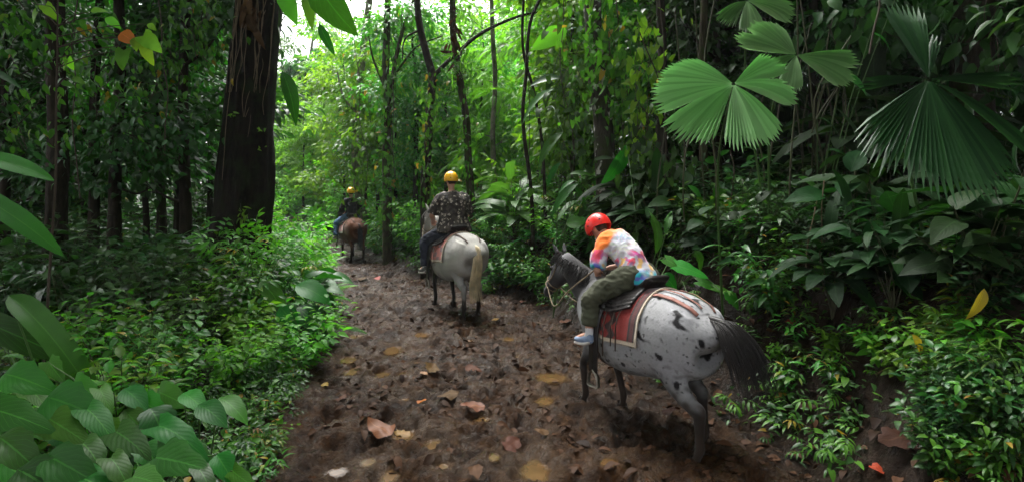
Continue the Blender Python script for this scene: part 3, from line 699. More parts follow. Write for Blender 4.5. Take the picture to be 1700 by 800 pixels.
slim_tree([(645, -30), (642, 60), (640, 130), (644, 200), (641, 260), (643, 340)], 16, 13, BARK_MOSS, "dark straight trunk with a curved side branch right of the brown horse rider", seed=2,
          branches=[([(644, 200), (655, 110), (672, 40), (690, -10)], 9, .4), ([(641, 150), (620, 100), (612, 60)], 5, 0), ([(652, 130), (690, 80), (735, 60)], 4, -.3)], crown=[(640, 40, .3, 60, 30), (690, 20, 0, 45, 25)], ncl=40)
slim_tree([(690, -30), (696, 40), (708, 90), (718, 130), (713, 180), (711, 240), (706, 310)], 13.5, 13, BARK_DARK, "crooked dark trunk forking right toward a long slanting branch", seed=3,
          branches=[([(716, 130), (752, 95), (800, 55), (860, 28), (900, 20)], 8, .5), ([(697, 50), (672, 66), (668, 100)], 4, 0)])
slim_tree([(751, -30), (752, 50), (758, 100), (766, 150), (774, 200), (777, 260), (783, 350)], 13, 12, BARK_MOSS, "slim mossy trunk with a bromeliad right above the middle rider", seed=4, branches=[([(757, 110), (770, 80), (790, 50)], 4, .2)])
slim_tree([(980, -40), (986, 60), (993, 130), (1001, 200), (1003, 260), (1008, 345)], 9.3, 34, BARK_LICH, "stout trunk with white lichen patches behind the red helmet", seed=5, rough=.15)
slim_tree([(905, -20), (880, 40), (874, 120), (868, 200), (880, 300), (884, 360)], 11, 6, BARK_DARK, "thin dark bent stem left of the lichen trunk", seed=6, ext=True)
slim_tree([(870, -20), (868, 80), (888, 160), (900, 240), (905, 340)], 11.5, 5, BARK_DARK, "thin leaning sapling stem beside the large heart leaf", seed=16, ext=True)
slim_tree([(92, -40), (92, 100), (96, 220), (95, 300), (92, 400)], 8.8, 30, BARK_DARK, "wide dark trunk at the far left edge of the forest", seed=7, rough=.15)
slim_tree([(168, -20), (160, 100), (156, 200), (157, 290), (155, 390)], 11.5, 15, BARK_DARK, "dark straight trunk, second from the left edge", seed=8)
slim_tree([(196, -20), (200, 120), (193, 220), (191, 300), (190, 385)], 10, 18, BARK_DARK, "dark slightly bent trunk, third from the left edge", seed=9, branches=[([(193, 310), (225, 322), (250, 312)], 5, .2), ([(193, 200), (215, 180), (262, 195)], 5, 0)])
slim_tree([(252, -20), (246, 100), (243, 200), (240, 300), (243, 370)], 13, 9, BARK_DARK, "slender dark trunk midway between the left edge and thick trunk", seed=10)
slim_tree([(300, -20), (302, 130), (298, 240), (296, 300), (294, 380)], 12, 10, BARK_DARK, "slender dark trunk nearest the left side of the thick trunk", seed=11, branches=[([(302, 200), (330, 185), (350, 165)], 4, 0)])
slim_tree([(1095, -20), (1100, 100), (1097, 200), (1104, 290), (1110, 350)], 9, 17, BARK_DARK, "dark trunk rising behind the left rim of the pale fan leaf", seed=12)
slim_tree([(1170, -20), (1165, 150), (1168, 260), (1172, 380)], 8.2, 14, BARK_MOSS, "dark trunk half hidden behind the largest pale fan leaf", seed=13)
slim_tree([(1640, -20), (1632, 120), (1636, 260), (1632, 420)], 6.6, 30, BARK_DARK, "dark reddish trunk in deep shade at the right edge", seed=14)
slim_tree([(815, -20), (818, 60), (822, 140), (818, 220), (822, 320)], 15, 8, BARK_GREY, "thin pale trunk between middle rider and lichen trunk", seed=15)
slim_tree([(530, -60), (520, 60), (508, 130), (500, 200), (498, 300)], 40, 5, BARK_GREY, "distant feathery tree standing against the white sky gap", seed=17, ext=False, crown=[(505, 110, 0, 32, 14), (478, 135, 1, 26, 12), (530, 150, -1, 28, 14), (500, 170, 0, 42, 20), (540, 90, 0, 18, 10)], ncl=200, csize=.5, cl=L_MID)

# thin vertical stems under the fan palms and hanging lianas
grs = random.Random(21)
for k in range(22):
    px = grs.uniform(1320, 1400) if k < 14 else grs.uniform(1075, 1320); Y = grs.uniform(6.2, 7.6); x = (px - 850) / F * Y; z0 = gz(x, Y)
    h = grs.uniform(1.8, 3.6); pts = [(0, 0, 0), (grs.uniform(-.1, .1), 0, h * .35), (grs.uniform(-.15, .15), 0, h * .7), (grs.uniform(-.3, .3), grs.uniform(-.2, .2), h)]
    q = QB(); q.add(*tube_np(cr(pts, 4), np.linspace(.013, .008, 13), 6)); o = q.build("cane_stem", STEM); o.location = (x, Y, z0 - .05)
    tag(o, "thin upright cane stem under the pale fan leaves", "stem", "thin canes under the fan leaves")
for k, (px, y0, y1, Y, lb) in enumerate([(1098, -60, 330, 8, "long liana hanging left of the largest pale fan leaf"), (1030, -60, 220, 9, "liana hanging just right of the lichen trunk"), (940, -60, 250, 9.5, "liana hanging above the grey horse's right side"), (1368, 300, 575, 5.2, "pale root hanging down the dark bank at right"),
        (1345, 330, 510, 5.3, "pale root hanging beside a longer one on the dark bank"), (1450, -60, 90, 5, "liana between the small fan leaf and dark fan leaf"), (872, -60, 330, 12, "thin liana dropping past the large heart leaf"), (270, -60, 260, 8.5, "thin liana left of the thick trunk"),
        (600, -60, 330, 15, "liana hanging beside the slim grey trunk"), (130, -60, 330, 8, "thin liana near the far left trunks"), (660, -60, 300, 14, "thin liana in front of the crooked dark trunk"), (1210, 250, 420, 7, "liana below the largest pale fan leaf")]):
    g = random.Random(k); b = at(px, y1, Y); pts = []
    for i in range(7): f = i / 6; p = at(px + g.uniform(-5, 5) + (8 * math.sin(f * 4 + k)), y1 + (y0 - y1) * f, Y); pts.append(p - b)
    q = QB(); q.add(*tube_np(cr(pts, 5), .009 if k not in (3, 4) else .006, 6)); o = q.build("liana", ROOT if k in (3, 4) else TWIG); o.location = b; tag(o, lb, "vine")

# heart-leaved climber on the lichen trunk and other hanging leaf curtains
def climber(label, boxes, n, size, tpl, mat, seed, name="climbing_vine", down=-.9):
    g = np.random.RandomState(seed); c = at(*boxes[0][:3]); root = empty(name, c); q = QB(); s = QB()
    for (px, py, Y, rx, ry, rd, fr) in boxes:
        k = int(n * fr); b = at(px, py, Y); P = np.array(b - c) + g.normal(size=(k, 3)) * np.array([rx * Y / F * .5, rd, ry * Y / F * .5])
        D = g.normal(size=(k, 3)) * .5; D[:, 2] += down; Nn = np.tile([0, -.9, .6], (k, 1)) + g.normal(size=(k, 3)) * .45
        q.inst(tpl, D, Nn, P, g.uniform(.6, 1.3, k) * size)
        for i in range(3):
            L = [np.array(b - c) + np.array([g.uniform(-1, 1) * rx * Y / F * .5, g.uniform(-.5, .5) * rd, (1 - 2 * f) * ry * Y / F * .8]) for f in (0, .33, .66, 1)]; s.add(*tube_np(cr(L, 4), .005, 5))
    q.build("foliage", mat, root); s.build("stem", TWIG, root); tag(root, label, "vine"); return root
climber("heart-leaved climber covering the upper lichen trunk", [(985, 60, 8.9, 60, 120, .25, .5), (1020, 110, 8.8, 50, 100, .25, .3), (1055, 140, 8.7, 45, 110, .2, .2)], 460, .13, T_HE, L_MID, 1)
climber("pale heart-leaved vine trailing beside the big fan leaf", [(1070, 120, 8.3, 40, 120, .15, .7), (1065, 210, 8.3, 25, 50, .1, .3)], 120, .15, T_HE, L_YEL, 2)
climber("dark climber hanging in the upper right corner", [(1660, 60, 6, 90, 90, .5, .5), (1480, 20, 6.5, 100, 50, .5, .5)], 260, .22, T_OV, L_DARK, 3)
climber("mossy climber wrapped round the slim grey trunk", [(598, 280, 17.2, 22, 110, .2, .6), (592, 150, 17.2, 18, 80, .2, .4)], 240, .16, T_HE, L_MID, 4)
climber("leafy creeper on the straight trunk beside the brown horse", [(642, 300, 15.7, 20, 100, .2, .5), (646, 180, 15.7, 22, 100, .2, .5)], 260, .17, T_HE, L_MID, 27)
climber("creeper covering the lower crooked trunk left of the middle rider", [(708, 280, 13.2, 18, 90, .2, .5), (714, 180, 13.2, 22, 70, .2, .5)], 240, .15, T_OV, L_MID, 28)
climber("climber hanging behind the middle rider's trunk", [(775, 230, 12.8, 22, 140, .2, .6), (765, 110, 12.8, 30, 30, .15, .4)], 240, .13, T_OV, L_MID, 5)
climber("dark vine curtain between red helmet and big fan leaf", [(1090, 300, 8, 70, 90, .3, .5), (950, 200, 9.5, 60, 140, .3, .5)], 420, .15, T_HE, L_DARK, 6)
climber("leafy creeper dangling at the top edge left of the thick trunk", [(330, 40, 8.5, 60, 80, .3, .6), (270, 120, 8.5, 70, 60, .3, .4)], 240, .13, T_OV, L_MID, 7)
climber("thin leafy branches overhanging the top left corner", [(60, 60, 6.5, 110, 90, .5, .6), (30, 200, 7, 60, 60, .4, .2), (170, 150, 7.5, 70, 60, .4, .2)], 420, .12, T_OV, L_MID, 17)
climber("dark leaf curtain at mid height left of the thick trunk", [(260, 230, 9, 90, 50, .5, .5), (120, 270, 9, 100, 60, .5, .5)], 420, .14, T_OV, L_DARK, 18)
climber("leaf curtain high between the left trunks", [(210, 90, 10, 120, 50, .8, 1)], 130, .15, T_OV, L_MID, 19)
climber("bromeliad with narrow arching leaves on the mossy trunk", [(764, 112, 12.7, 16, 14, .08, 1)], 46, .42, T_GR, L_BRI, 8, name="bromeliad", down=.3)
climber("dry hanging leaves caught above the bromeliad", [(754, 55, 12.7, 8, 50, .05, 1)], 30, .25, T_LA, L_DEAD, 9, name="dead_epiphyte")

# ------------------------------------------------------------------ hand-placed big leaves
def leaf_between(q, b, tip, tpl, wf, nrm, r=.5, m=0, origin=Vector((0, 0, 0))):
    d = Vector(tip) - Vector(b); q.inst(tpl, np.array([d]), np.array([nrm], float), np.array([Vector(b) - origin]), [d.length * 1.06], wf, r=np.array([r]), m=m)
def big_leaf_plant(name, label, base, leaves, mat, cat="plant", stemr=.008, tpl=T_OV2, hub=None):
    """base: world point on the ground or branch; leaves: (px,py,Y base),(px,py,Y tip), width factor, normal, [rnd, material]"""
    root = empty(name, base); q = None
    s = QB()
    for lf in leaves:
        b = at(*lf[0]); tp = at(*lf[1])
        if hub is not None: tp = b + (tp - b) * .72
        q = QB(); d = tp - b
        leaf_between(q, b, tp, lf[5] if len(lf) > 5 else tpl, lf[2], lf[3], lf[4] if len(lf) > 4 else .5, origin=b)
        o = q.build("leaf", lf[6] if len(lf) > 6 else mat, root); o.location = b - Vector(base)
        bb = np.array(b - Vector(base)); mid = bb * .5 + np.array([0, 0, .25 * np.linalg.norm(bb[:2])])
        if hub is not None:
            h0 = min(hub, key=lambda h_: abs(h_[2] + .12 * 1 - bb[2]) + .0); h0 = np.array(h0); mid = (h0 + bb) / 2 + np.array([0, 0, .03]); s.add(*tube_np(cr([h0, mid, bb], 5), np.linspace(stemr * .7, stemr * .3, 11), 5)); continue
        s.add(*tube_np(cr([(0, 0, 0), mid, bb], 6), np.linspace(stemr * 1.4, stemr * .7, 13), 6))
    if hub is not None: s.add(*tube_np(hub, np.linspace(stemr * 1.6, stemr * .8, len(hub)), 7))
    s.build("stem", PETI if hub is None else TWIG, root); tag(root, label, cat); return root
UPC = (0, -.55, .85)
big_leaf_plant("banana_plant", "plant with two long pale leaves reaching in from the left edge", (-4.3, 4.2, gz(-4.3, 4.2)),
    [((-60, 262, 4), (46, 250, 4.0), .95, (0, -.8, .6), .9, T_BAN), ((-70, 312, 4), (66, 352, 3.9), .7, (.2, -.7, .7), .6, T_BAN)], L_BAN)
big_leaf_plant("banana_plant", "plant with one huge torn leaf sloping down at left", (-3.7, 4.4, gz(-3.7, 4.4)),
    [((15, 490, 4.2), (178, 612, 4.0), .55, (.35, -.55, .75), .45, T_BAN), ((-60, 520, 4.4), (70, 570, 4.3), .9, (.2, -.8, .5), .2, T_BAN, L_BIG)], L_BAN)
g = random.Random(4)
HV = [T_HE2, leaf_tpl('heart', 9, 3, .74, .8, .3, wav=.14, seed=15), leaf_tpl('ovate', 9, 3, .7, .9, .35, wav=.12, seed=16), leaf_tpl('heart', 9, 3, .9, .2, .1, wav=.16, seed=17)]
def broadleaf(label, lst, base, mat=L_BIG, tpl=T_HE2, wf=1.0):
    L = []
    for (px, py, w, Y) in lst:
        w = w * (.8 if py > 600 else 1.0) * g.uniform(.75, 1.15); a = g.uniform(-.6, 1.0); l = w * 1.05; dx = math.cos(a) * l * .5; dy = math.sin(a) * l * .32
        L.append(((px - dx, py - dy * .6 - 6, Y + .05), (px + dx, py + dy + 10, Y - .07), wf * g.uniform(.75, 1.1), (g.uniform(-.5, .5), -.55 + g.uniform(-.3, .3), .9), g.random(), HV[g.randrange(4)] if tpl is T_HE2 else tpl, mat if g.random() < .6 else L_BRB))
    return big_leaf_plant("broad_leaf_plant", label, base, L, mat, tpl=tpl, stemr=.005)
broadleaf("broad-leaved herb filling the bottom left corner", [(30, 622, 72, 3.3), (12, 680, 80, 3.0), (105, 765, 95, 2.75), (60, 790, 80, 2.7), (20, 735, 70, 2.8)], (-2.9, 3.0, gz(-2.9, 3.0)))
broadleaf("herb with large wavy leaves at the bottom left", [(105, 663, 78, 3.2), (108, 706, 74, 3.1), (165, 690, 66, 3.15), (215, 725, 64, 3.05), (265, 690, 56, 3.2), (155, 745, 56, 2.95)], (-2.5, 3.1, gz(-2.5, 3.1)))
broadleaf("herb with the largest leaf pair near the bottom", [(295, 762, 100, 2.85), (298, 712, 76, 3.0), (200, 770, 60, 2.8), (345, 790, 58, 2.75), (240, 792, 60, 2.7)], (-1.95, 2.95, gz(-1.95, 2.95)))
broadleaf("herb leaning toward the trail at the bottom left", [(348, 676, 58, 3.35), (385, 665, 46, 3.45), (318, 655, 40, 3.5), (220, 650, 44, 3.5), (220, 690, 40, 3.4)], (-2.0, 3.5, gz(-2.0, 3.5)), tpl=T_OV2, wf=1.15)
broadleaf("herb with crowded small heart leaves between the bottom-left herbs", [(60, 700, 50, 3.35), (140, 640, 40, 3.6), (175, 655, 44, 3.5), (60, 650, 46, 3.5), (250, 745, 50, 3.05), (190, 720, 44, 3.2), (130, 730, 50, 3.1), (20, 770, 60, 2.9), (325, 740, 44, 3.1), (280, 655, 36, 3.6), (245, 668, 40, 3.5), (90, 610, 40, 3.8), (370, 765, 40, 3.0), (400, 790, 40, 2.95), (160, 795, 60, 2.75)], (-2.3, 3.4, gz(-2.3, 3.4)), mat=L_BRB)
broadleaf("two broad dark leaves above the bush beside the trail", [(518, 476, 60, 7.2), (455, 480, 66, 7.1), (478, 520, 50, 7.0), (520, 520, 60, 7.3)], (-3.1, 7.6, gz(-3.1, 7.6)), tpl=T_OV2, wf=1.1)
broadleaf("round-leaved plant just behind the saddle of the spotted horse", [(1122, 436, 38, 5.9), (1150, 446, 42, 5.8), (1115, 462, 32, 5.8), (1205, 480, 44, 5.9), (1218, 492, 36, 5.8), (1165, 425, 34, 6.1), (1180, 470, 40, 6.0), (1235, 460, 30, 6.1), (1160, 495, 40, 6.0)], (2.0, 6.6, gz(2.0, 6.6)), mat=L_BRB, tpl=T_HE2)
broadleaf("plant with hanging oval leaves below the big fan leaf", [(1158, 315, 34, 7), (1165, 345, 48, 7), (1140, 350, 44, 7), (1190, 350, 40, 7.1), (1200, 325, 44, 7.1), (1180, 385, 40, 7), (1095, 375, 44, 7), (1240, 380, 40, 7.2)], (2.7, 7.4, gz(2.7, 7.4)), mat=L_BIG, tpl=T_OV2)
broadleaf("plant with large shade-darkened leaves under the drooping fan leaf", [(1620, 400, 105, 4.5), (1540, 445, 80, 4.7), (1650, 440, 80, 4.4), (1590, 380, 70, 4.8), (1655, 275, 70, 4.9), (1500, 400, 60, 4.9), (1680, 380, 70, 4.8)], (4.1, 5.3, gz(4.1, 5.3)), tpl=T_LA2, wf=1.4, mat=L_BIG_SHADE)
broadleaf("plant with shade-darkened broad leaves between the fan leaves", [(1425, 130, 60, 5.6), (1400, 250, 70, 5.8), (1350, 300, 60, 6), (1500, 15, 60, 5.6), (1620, 130, 80, 5.6), (1470, 60, 60, 5.8), (1380, 200, 55, 6)], (3.6, 6.4, gz(3.6, 6.4)), tpl=T_OV2, wf=1.1, mat=L_BIG_SHADE)
big_leaf_plant("epiphyte", "large pleated leaf hanging from the top edge beside the thick trunk", at(462, 45, 8.9),
    [((520, -40, 7.6), (562, 52, 7.5), .95, (-.5, -.9, .3), .7, T_OV2), ((505, -10, 7.8), (520, 36, 7.7), .6, (.4, -.9, .2), .9, T_OV2, L_MID), ((468, 118, 8.4), (502, 192, 8.3), .5, (.6, -.8, .2), .3, T_OV2), ((470, -20, 8.4), (482, 30, 8.3), .9, (0, -1, .2), .8, T_OV2, L_MID), ((530, 40, 7.8), (550, 88, 7.8), .5, (0, -1, .2), .2, T_OV2)], L_BIG)
big_leaf_plant("heart_leaf_plant", "climbing plant with a large heart leaf beside the bent stem", at(905, 180, 10.2),
    [((942, 50, 9.9), (884, 72, 9.8), .85, (.0, -1, .1), .6, T_OV2, L_BRI), ((930, 130, 9.9), (882, 124, 9.8), .6, (0, -.8, .7), .1, T_OV2), ((920, 148, 9.7), (852, 170, 9.6), .7, (0, -.7, .9), .9, T_LA2), ((935, 220, 9.4), (880, 252, 9.2), .9, (.1, -.6, .9), .6, T_LA2)], L_BIG)
big_leaf_plant("broad_leaf_plant", "plant with spreading pointed leaves left of the red helmet", (.7, 9.2, gz(.7, 9.2)),
    [((960, 305, 8.8), (905, 332, 8.6), .9, (0, -.6, .9), .6, T_LA2), ((955, 300, 8.8), (925, 305, 8.7), .9, (0, -.6, .9), .6, T_LA2), ((950, 310, 8.8), (985, 330, 8.7), .9, (0, -.6, .9), .4, T_LA2), ((945, 290, 8.9), (985, 275, 8.8), .8, (0, -.7, .9), .7, T_LA2), ((940, 372, 7.6), (968, 362, 7.5), 1.3, (0, -.9, .6), .7, T_OV2), ((930, 270, 9), (900, 300, 8.9), .8, (0, -.8, .8), .2, T_LA2)], L_BIG)
big_leaf_plant("strap_leaf_plant", "plant with pale twisted leaves behind the tie-dye shirt", (1.7, 7.0, gz(1.7, 7.0)),
    [((1088, 422, 6.6), (1110, 350, 6.6), .8, (.4, -.9, 0), .7, T_LA2), ((1105, 390, 6.7), (1112, 345, 6.7), .9, (-.4, -.9, 0), .9, T_LA2), ((1040, 240, 8.3), (1018, 320, 8.3), 1.0, (.3, -.9, .1), .9, T_LA2)], L_BIG)
big_leaf_plant("leafy_sapling", "thin sapling with red, yellow and pale leaves at upper left", (-4.35, 5.0, gz(-4.35, 5.0)),
    [((200, 55, 5.0), (222, 68, 4.9), 1.3, (0, -.9, .3), .5, T_OV2, L_RED), ((228, 62, 5), (216, 84, 4.9), 1.4, (0, -1, .1), .5, T_OV2, L_YEL), ((238, 60, 5), (266, 84, 4.9), 1.2, (0, -1, .4), .9, T_HE2, L_BRI), ((240, 75, 5), (246, 112, 4.9), 1.0, (0, -1, .1), .9, T_HE2, L_YEL),
     ((205, 84, 5), (190, 120, 4.9), 1.3, (0, -1, .1), .5, T_HE2, L_MID), ((175, 30, 5), (205, 45, 5), 1.1, (0, -.8, .5), .9, T_OV2, L_BRI), ((150, 20, 5), (178, 8, 5), 1.1, (0, -.8, .5), .9, T_OV2, L_BRI), ((110, 100, 5), (92, 120, 5), 1.2, (0, -.8, .5), .7, T_HE2, L_BRI),
     ((112, 98, 5), (120, 122, 5), 1.2, (0, -.8, .5), .9, T_HE2, L_YEL), ((100, 160, 5), (84, 178, 5), 1.0, (0, -.8, .5), .7, T_HE2, L_MID), ((120, 130, 5), (145, 136, 5), 1.0, (0, -.8, .5), .7, T_OV2, L_MID), ((60, 20, 5), (40, 40, 5), 1.3, (0, -.8, .5), .7, T_HE2, L_BRI), ((75, 10, 5), (95, 35, 5), 1.3, (0, -.8, .5), .9, T_HE2, L_BRI), ((245, 40, 5), (262, 50, 5), 1.3, (0, -.8, .5), .7, T_OV2, L_BRI)], L_MID, cat="sapling", hub=[np.array(at(px, py, 5.0) - Vector((-4.35, 5.0, gz(-4.35, 5.0)))) for px, py in cr([(72, 620), (84, 420), (92, 300), (93, 180), (95, 80), (96, -30)], 6)])

# ------------------------------------------------------------------ fan-shaped pleated leaves
def fan_leaf(q, center, sectors, px2m, nrm=(0, -1, .25), pleat=3.1, dep=.024, split=.80, droop=.25, seed=0, tipdark=0):
    """sectors: (angle0, angle1, radius0, radius1, droop) in degrees seen from the camera; real pleats and pointed tips"""
    g = random.Random(seed); n = Vector(nrm).normalized(); ux = Vector((1, 0, 0)); ux = (ux - n * ux.dot(n)).normalized(); uy = n.cross(ux) * -1
    if uy.z < 0: uy = -uy
    c = Vector(center)
    for sec in sectors:
        a0, a1, r0, r1 = sec[:4]; dr = sec[4] if len(sec) > 4 else droop
        m = max(2, int(abs(a1 - a0) / pleat)); rows = 9
        for k in range(m):
            f0 = k / m; aa = [a0 + (a1 - a0) * (k + d) / m for d in (0, .5, 1)]; rad = (r0 + (r1 - r0) * (f0 + .5 / m)) * px2m * g.uniform(.96, 1.03)
            env = 1 - .10 * (abs(2 * (k + .5) / m - 1)) ** 3; rad *= env
            sp = split + g.uniform(-.05, .07); tw = g.uniform(-.5, .5); V = []; U = []
            for i in range(rows + 1):
                v = i / rows; r = .03 * rad + rad * v
                wd = 1 if v < sp else max(.04, 1 - (v - sp) / (1 - sp))
                if v > .985: wd = .04
                for j, a in enumerate(aa):
                    am = aa[1]; a_ = R(am + (a - am) * wd); z = (dep * (1 if j == 1 else -1)) * min(1, v * 2.5) * wd - 0
                    sag = dr * v * v * rad * (1 + .3 * tw * (v > sp))
                    p = c + ux * (math.cos(a_) * r) + uy * (math.sin(a_) * r) + n * (z + .05 * rad * math.sin(a_ * 3) * v * v) + Vector((0, -.25 * sag, -sag))
                    V.append(p); U.append((j / 2, v))
            Fq = []
            for i in range(rows):
                for j in range(2): Fq.append((i * 3 + j, i * 3 + j + 1, (i + 1) * 3 + j + 1, (i + 1) * 3 + j))
            q.add(np.array(V), np.array(Fq), np.array(U), r=g.random())
def fan_plant(label, base, leaves, mat):
    root = empty("fan_palm", base); B = Vector(base)
    for i, (ctr, secs, Y, nrm, kw) in enumerate(leaves):
        c = at(ctr[0], ctr[1], Y); q = QB(); fan_leaf(q, Vector((0, 0, 0)), secs, Y / F, nrm, seed=i + int(ctr[0]), **kw); o = q.build("fan_leaf", mat, root, smooth=False); o.location = c - B
        s = QB(); e = np.array(c - B) + np.array([0, .015, 0]); mid = e * .55 + np.array([0, .25, .35]); s.add(*tube_np(cr([(0, 0, 0), mid, e], 8), np.linspace(.014, .008, 17), 7)); s.build("petiole", PETI, root)
    tag(root, label, "fan palm")
fan_plant("fan palm with the largest pale pleated leaf above the spotted horse", (2.3, 5.9, gz(2.3, 5.9)),
    [((1218, 140), [(122, 198, 92, 148, .05), (200, 243, 146, 125, .10), (248, 308, 118, 100, .22), (-22, 12, 92, 98, .25), (11, 50, 98, 98, .05)], 4.3, (-.15, -1, .7), dict(split=.82))], L_FAN)
fan_plant("fan palm with smaller pale pleated leaves at the top right", (2.9, 6.1, gz(2.9, 6.1)),
    [((1322, 92), [(98, 150, 66, 100, .02), (152, 172, 105, 105, .05), (185, 215, 85, 70, .3), (222, 268, 62, 50, .35), (-38, -8, 85, 105, .1), (-6, 14, 112, 108, .08)], 4.9, (.1, -1, .45), {}),
     ((1240, 2), [(190, 235, 60, 50, .3), (240, 300, 50, 45, .4), (-30, 10, 70, 80, .2), (60, 120, 70, 70, 0)], 5.4, (0, -1, .5), {})], L_FAN)
fan_plant("fan palm with dark drooping pleated leaf at the right", (3.4, 4.4, gz(3.4, 4.4)),
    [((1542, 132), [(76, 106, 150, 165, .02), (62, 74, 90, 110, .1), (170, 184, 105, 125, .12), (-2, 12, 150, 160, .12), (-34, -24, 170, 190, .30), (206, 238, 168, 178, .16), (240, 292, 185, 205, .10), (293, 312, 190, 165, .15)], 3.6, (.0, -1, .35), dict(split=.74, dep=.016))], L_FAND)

# ------------------------------------------------------------------ scattered trees and shrubs
no = lambda x, y, px: False
# left forest
scatter(['t_dark', 't_dark', 't_dark2', 't_mid'], 19, (-150, 370), (10, 24), 2.5, dmin=1.7)
scatter(['t_dark', 't_mid', 't_mid2'], 13, (-100, 460), (24, 40), 3, sc=(.85, 1.2), dmin=2.5)
# centre, bright
scatter(['t_bri', 't_bri2', 't_mid', 't_mid2', 't_frond'], 15, (545, 900), (15.5, 25), 1.4, sc=(.7, .95), dmin=1.7, excl=lambda x, y, px: 500 < px < 640 and y < 19)
scatter(['t_bri', 't_bri2', 't_frond', 't_mid'], 26, (380, 900), (26, 44), 1.5, sc=(.95, 1.3), dmin=2.6, excl=lambda x, y, px: 440 < px < 550)
scatter(['t_bri', 't_bri2', 't_frond'], 16, (425, 570), (27, 52), .6, sc=(.58, .74), dmin=1.8)
scatter(['t_dark', 't_mid', 't_bri'], 30, (-400, 2100), (42, 60), 1, sc=(1.2, 1.7), dmin=3, excl=lambda x, y, px: 420 < px < 570 or (0 < px < 380 and y > 48))
scatter(['s_yel', 's_bri2', 's_bri'], 40, (380, 640), (22, 45), .3, sc=(1.2, 2.0), dmin=1.0)
# right forest
scatter(['t_mid', 't_mid2', 't_dark', 't_bri'], 16, (880, 1250), (11, 22), 2.0, dmin=1.7)
scatter(['t_dark', 't_dark2', 't_mid2', 't_dark'], 22, (1150, 1900), (8.5, 20), 3.2, dmin=1.6)
scatter(['t_mid', 't_bri', 't_mid2'], 14, (850, 1800), (22, 36), 3, sc=(1.1, 1.5), dmin=2.5)
# canopy overhead; trees beside and behind the camera are unseen, added for shade
for k, (x, y, kd) in enumerate([(-7, 3, 'c_big'), (-9, 9, 'c_big2'), (-7.5, -3, 'c_big2'), (7.6, 4.5, 'c_big'), (7.5, 9, 'c_big2'), (5.2, 13, 'c_big'), (11, 5, 'c_big2'), (12, 12, 'c_big'), (-14, 6, 'c_big'), (4.5, 19, 'c_big2'), (10, 20, 'c_big'), (17, 9, 'c_big'), (5.4, 1.5, 'c_big2'), (0.5, -7, 'c_big'), (4.2, -4.5, 'c_big'), (-4.5, -5.5, 'c_big'), (5.6, 3.2, 't_dark'), (7, 5.2, 't_dark2'), (4.6, .2, 't_dark'), (6.6, 1.6, 't_dark2'), (8.2, 3.4, 't_dark'), (-7, 1.2, 't_dark'), (-6.2, 4.0, 't_dark2')]):
    o = place(kd, x, y, sc=srs.uniform(.95, 1.15), rs=srs); autolabel(kd, o, x, max(y, .1))
# shrub layers
scatter(['s_dark', 's_dark2', 's_mid', 's_dark'], 60, (-60, 400), (6.5, 15), 1.2, sc=(.8, 1.35), dmin=.65)
scatter(['s_dark', 's_mid', 's_vdk', 's_dark2'], 34, (-80, 375), (9, 17), 1.6, sc=(1.6, 2.5), dmin=.9)
scatter(['s_dark', 's_mid', 's_vdk', 's_mid2'], 60, (-500, 440), (17, 44), 1.6, sc=(2.2, 3.6), dmin=1.2)
scatter(['s_dark', 's_mid', 's_vdk', 's_mid2'], 60, (960, 2200), (13, 40), 2.6, sc=(2.0, 3.4), dmin=1.2)
scatter(['s_mid', 's_bri', 's_mid2', 's_fern'], 18, (290, 470), (9.8, 13), 1.0, dmin=.6)
scatter(['s_yel', 's_bri', 's_bri2', 's_fernb', 's_fern'], 46, (440, 700), (13, 32), .7, sc=(.8, 1.5), dmin=.9)
scatter(['s_bri', 's_mid', 's_bri2', 's_big2', 's_hel', 's_fern', 's_mid2'], 50, (590, 960), (10.8, 19), .55, sc=(.7, 1.3), dmin=.6)
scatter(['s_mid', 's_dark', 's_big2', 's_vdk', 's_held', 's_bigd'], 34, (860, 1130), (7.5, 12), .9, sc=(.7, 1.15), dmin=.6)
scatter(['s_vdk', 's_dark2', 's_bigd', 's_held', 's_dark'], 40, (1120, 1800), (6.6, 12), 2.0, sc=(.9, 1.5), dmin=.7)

# ------------------------------------------------------------------ bodies: lofted tubes fused into one skin
def loft(bm_list, st, sub=4, n=18, side=(0, 1, 0), sq=2.0):
    """st rows: x,y,z, half width (side), half depth (up). adds a closed tube"""
    st = np.array(st, float); P = cr(st, sub); C = P[:, :3]; A = np.maximum(P[:, 3], .002); B = np.maximum(P[:, 4], .002)
    T = np.gradient(C, axis=0); T /= np.linalg.norm(T, axis=1, keepdims=True); S = np.array(side, float); V = []
    th = np.linspace(0, 2 * math.pi, n, endpoint=False); ct, s_ = np.cos(th), np.sin(th)
    ct = np.sign(ct) * np.abs(ct) ** (2 / sq); s_ = np.sign(s_) * np.abs(s_) ** (2 / sq)
    for i in range(len(C)):
        s1 = S - T[i] * S.dot(T[i]); s1 /= max(np.linalg.norm(s1), 1e-6); u = np.cross(T[i], s1)
        V.append(C[i] + A[i] * ct[:, None] * s1 + B[i] * s_[:, None] * u)
    m = len(C); V = np.concatenate(V + [C[:1], C[-1:]]); Fc = []
    for i in range(m - 1):
        for j in range(n): Fc.append((i * n + j, i * n + (j + 1) % n, (i + 1) * n + (j + 1) % n, (i + 1) * n + j))
    for j in range(n):
        Fc.append((m * n, (j + 1) % n, j)); Fc.append((m * n + 1, (m - 1) * n + j, (m - 1) * n + (j + 1) % n))
    bm_list.append((V, Fc))
def ball(bl, c, r, n=14):
    c = np.array(c, float); r = np.array(r, float) * np.ones(3)
    loft(bl, [(c[0] + r[0] * math.cos(a), c[1], c[2], max(.002, r[1] * math.sin(a)), max(.002, r[2] * math.sin(a))) for a in np.linspace(math.pi, 0, 9)], 1, n)
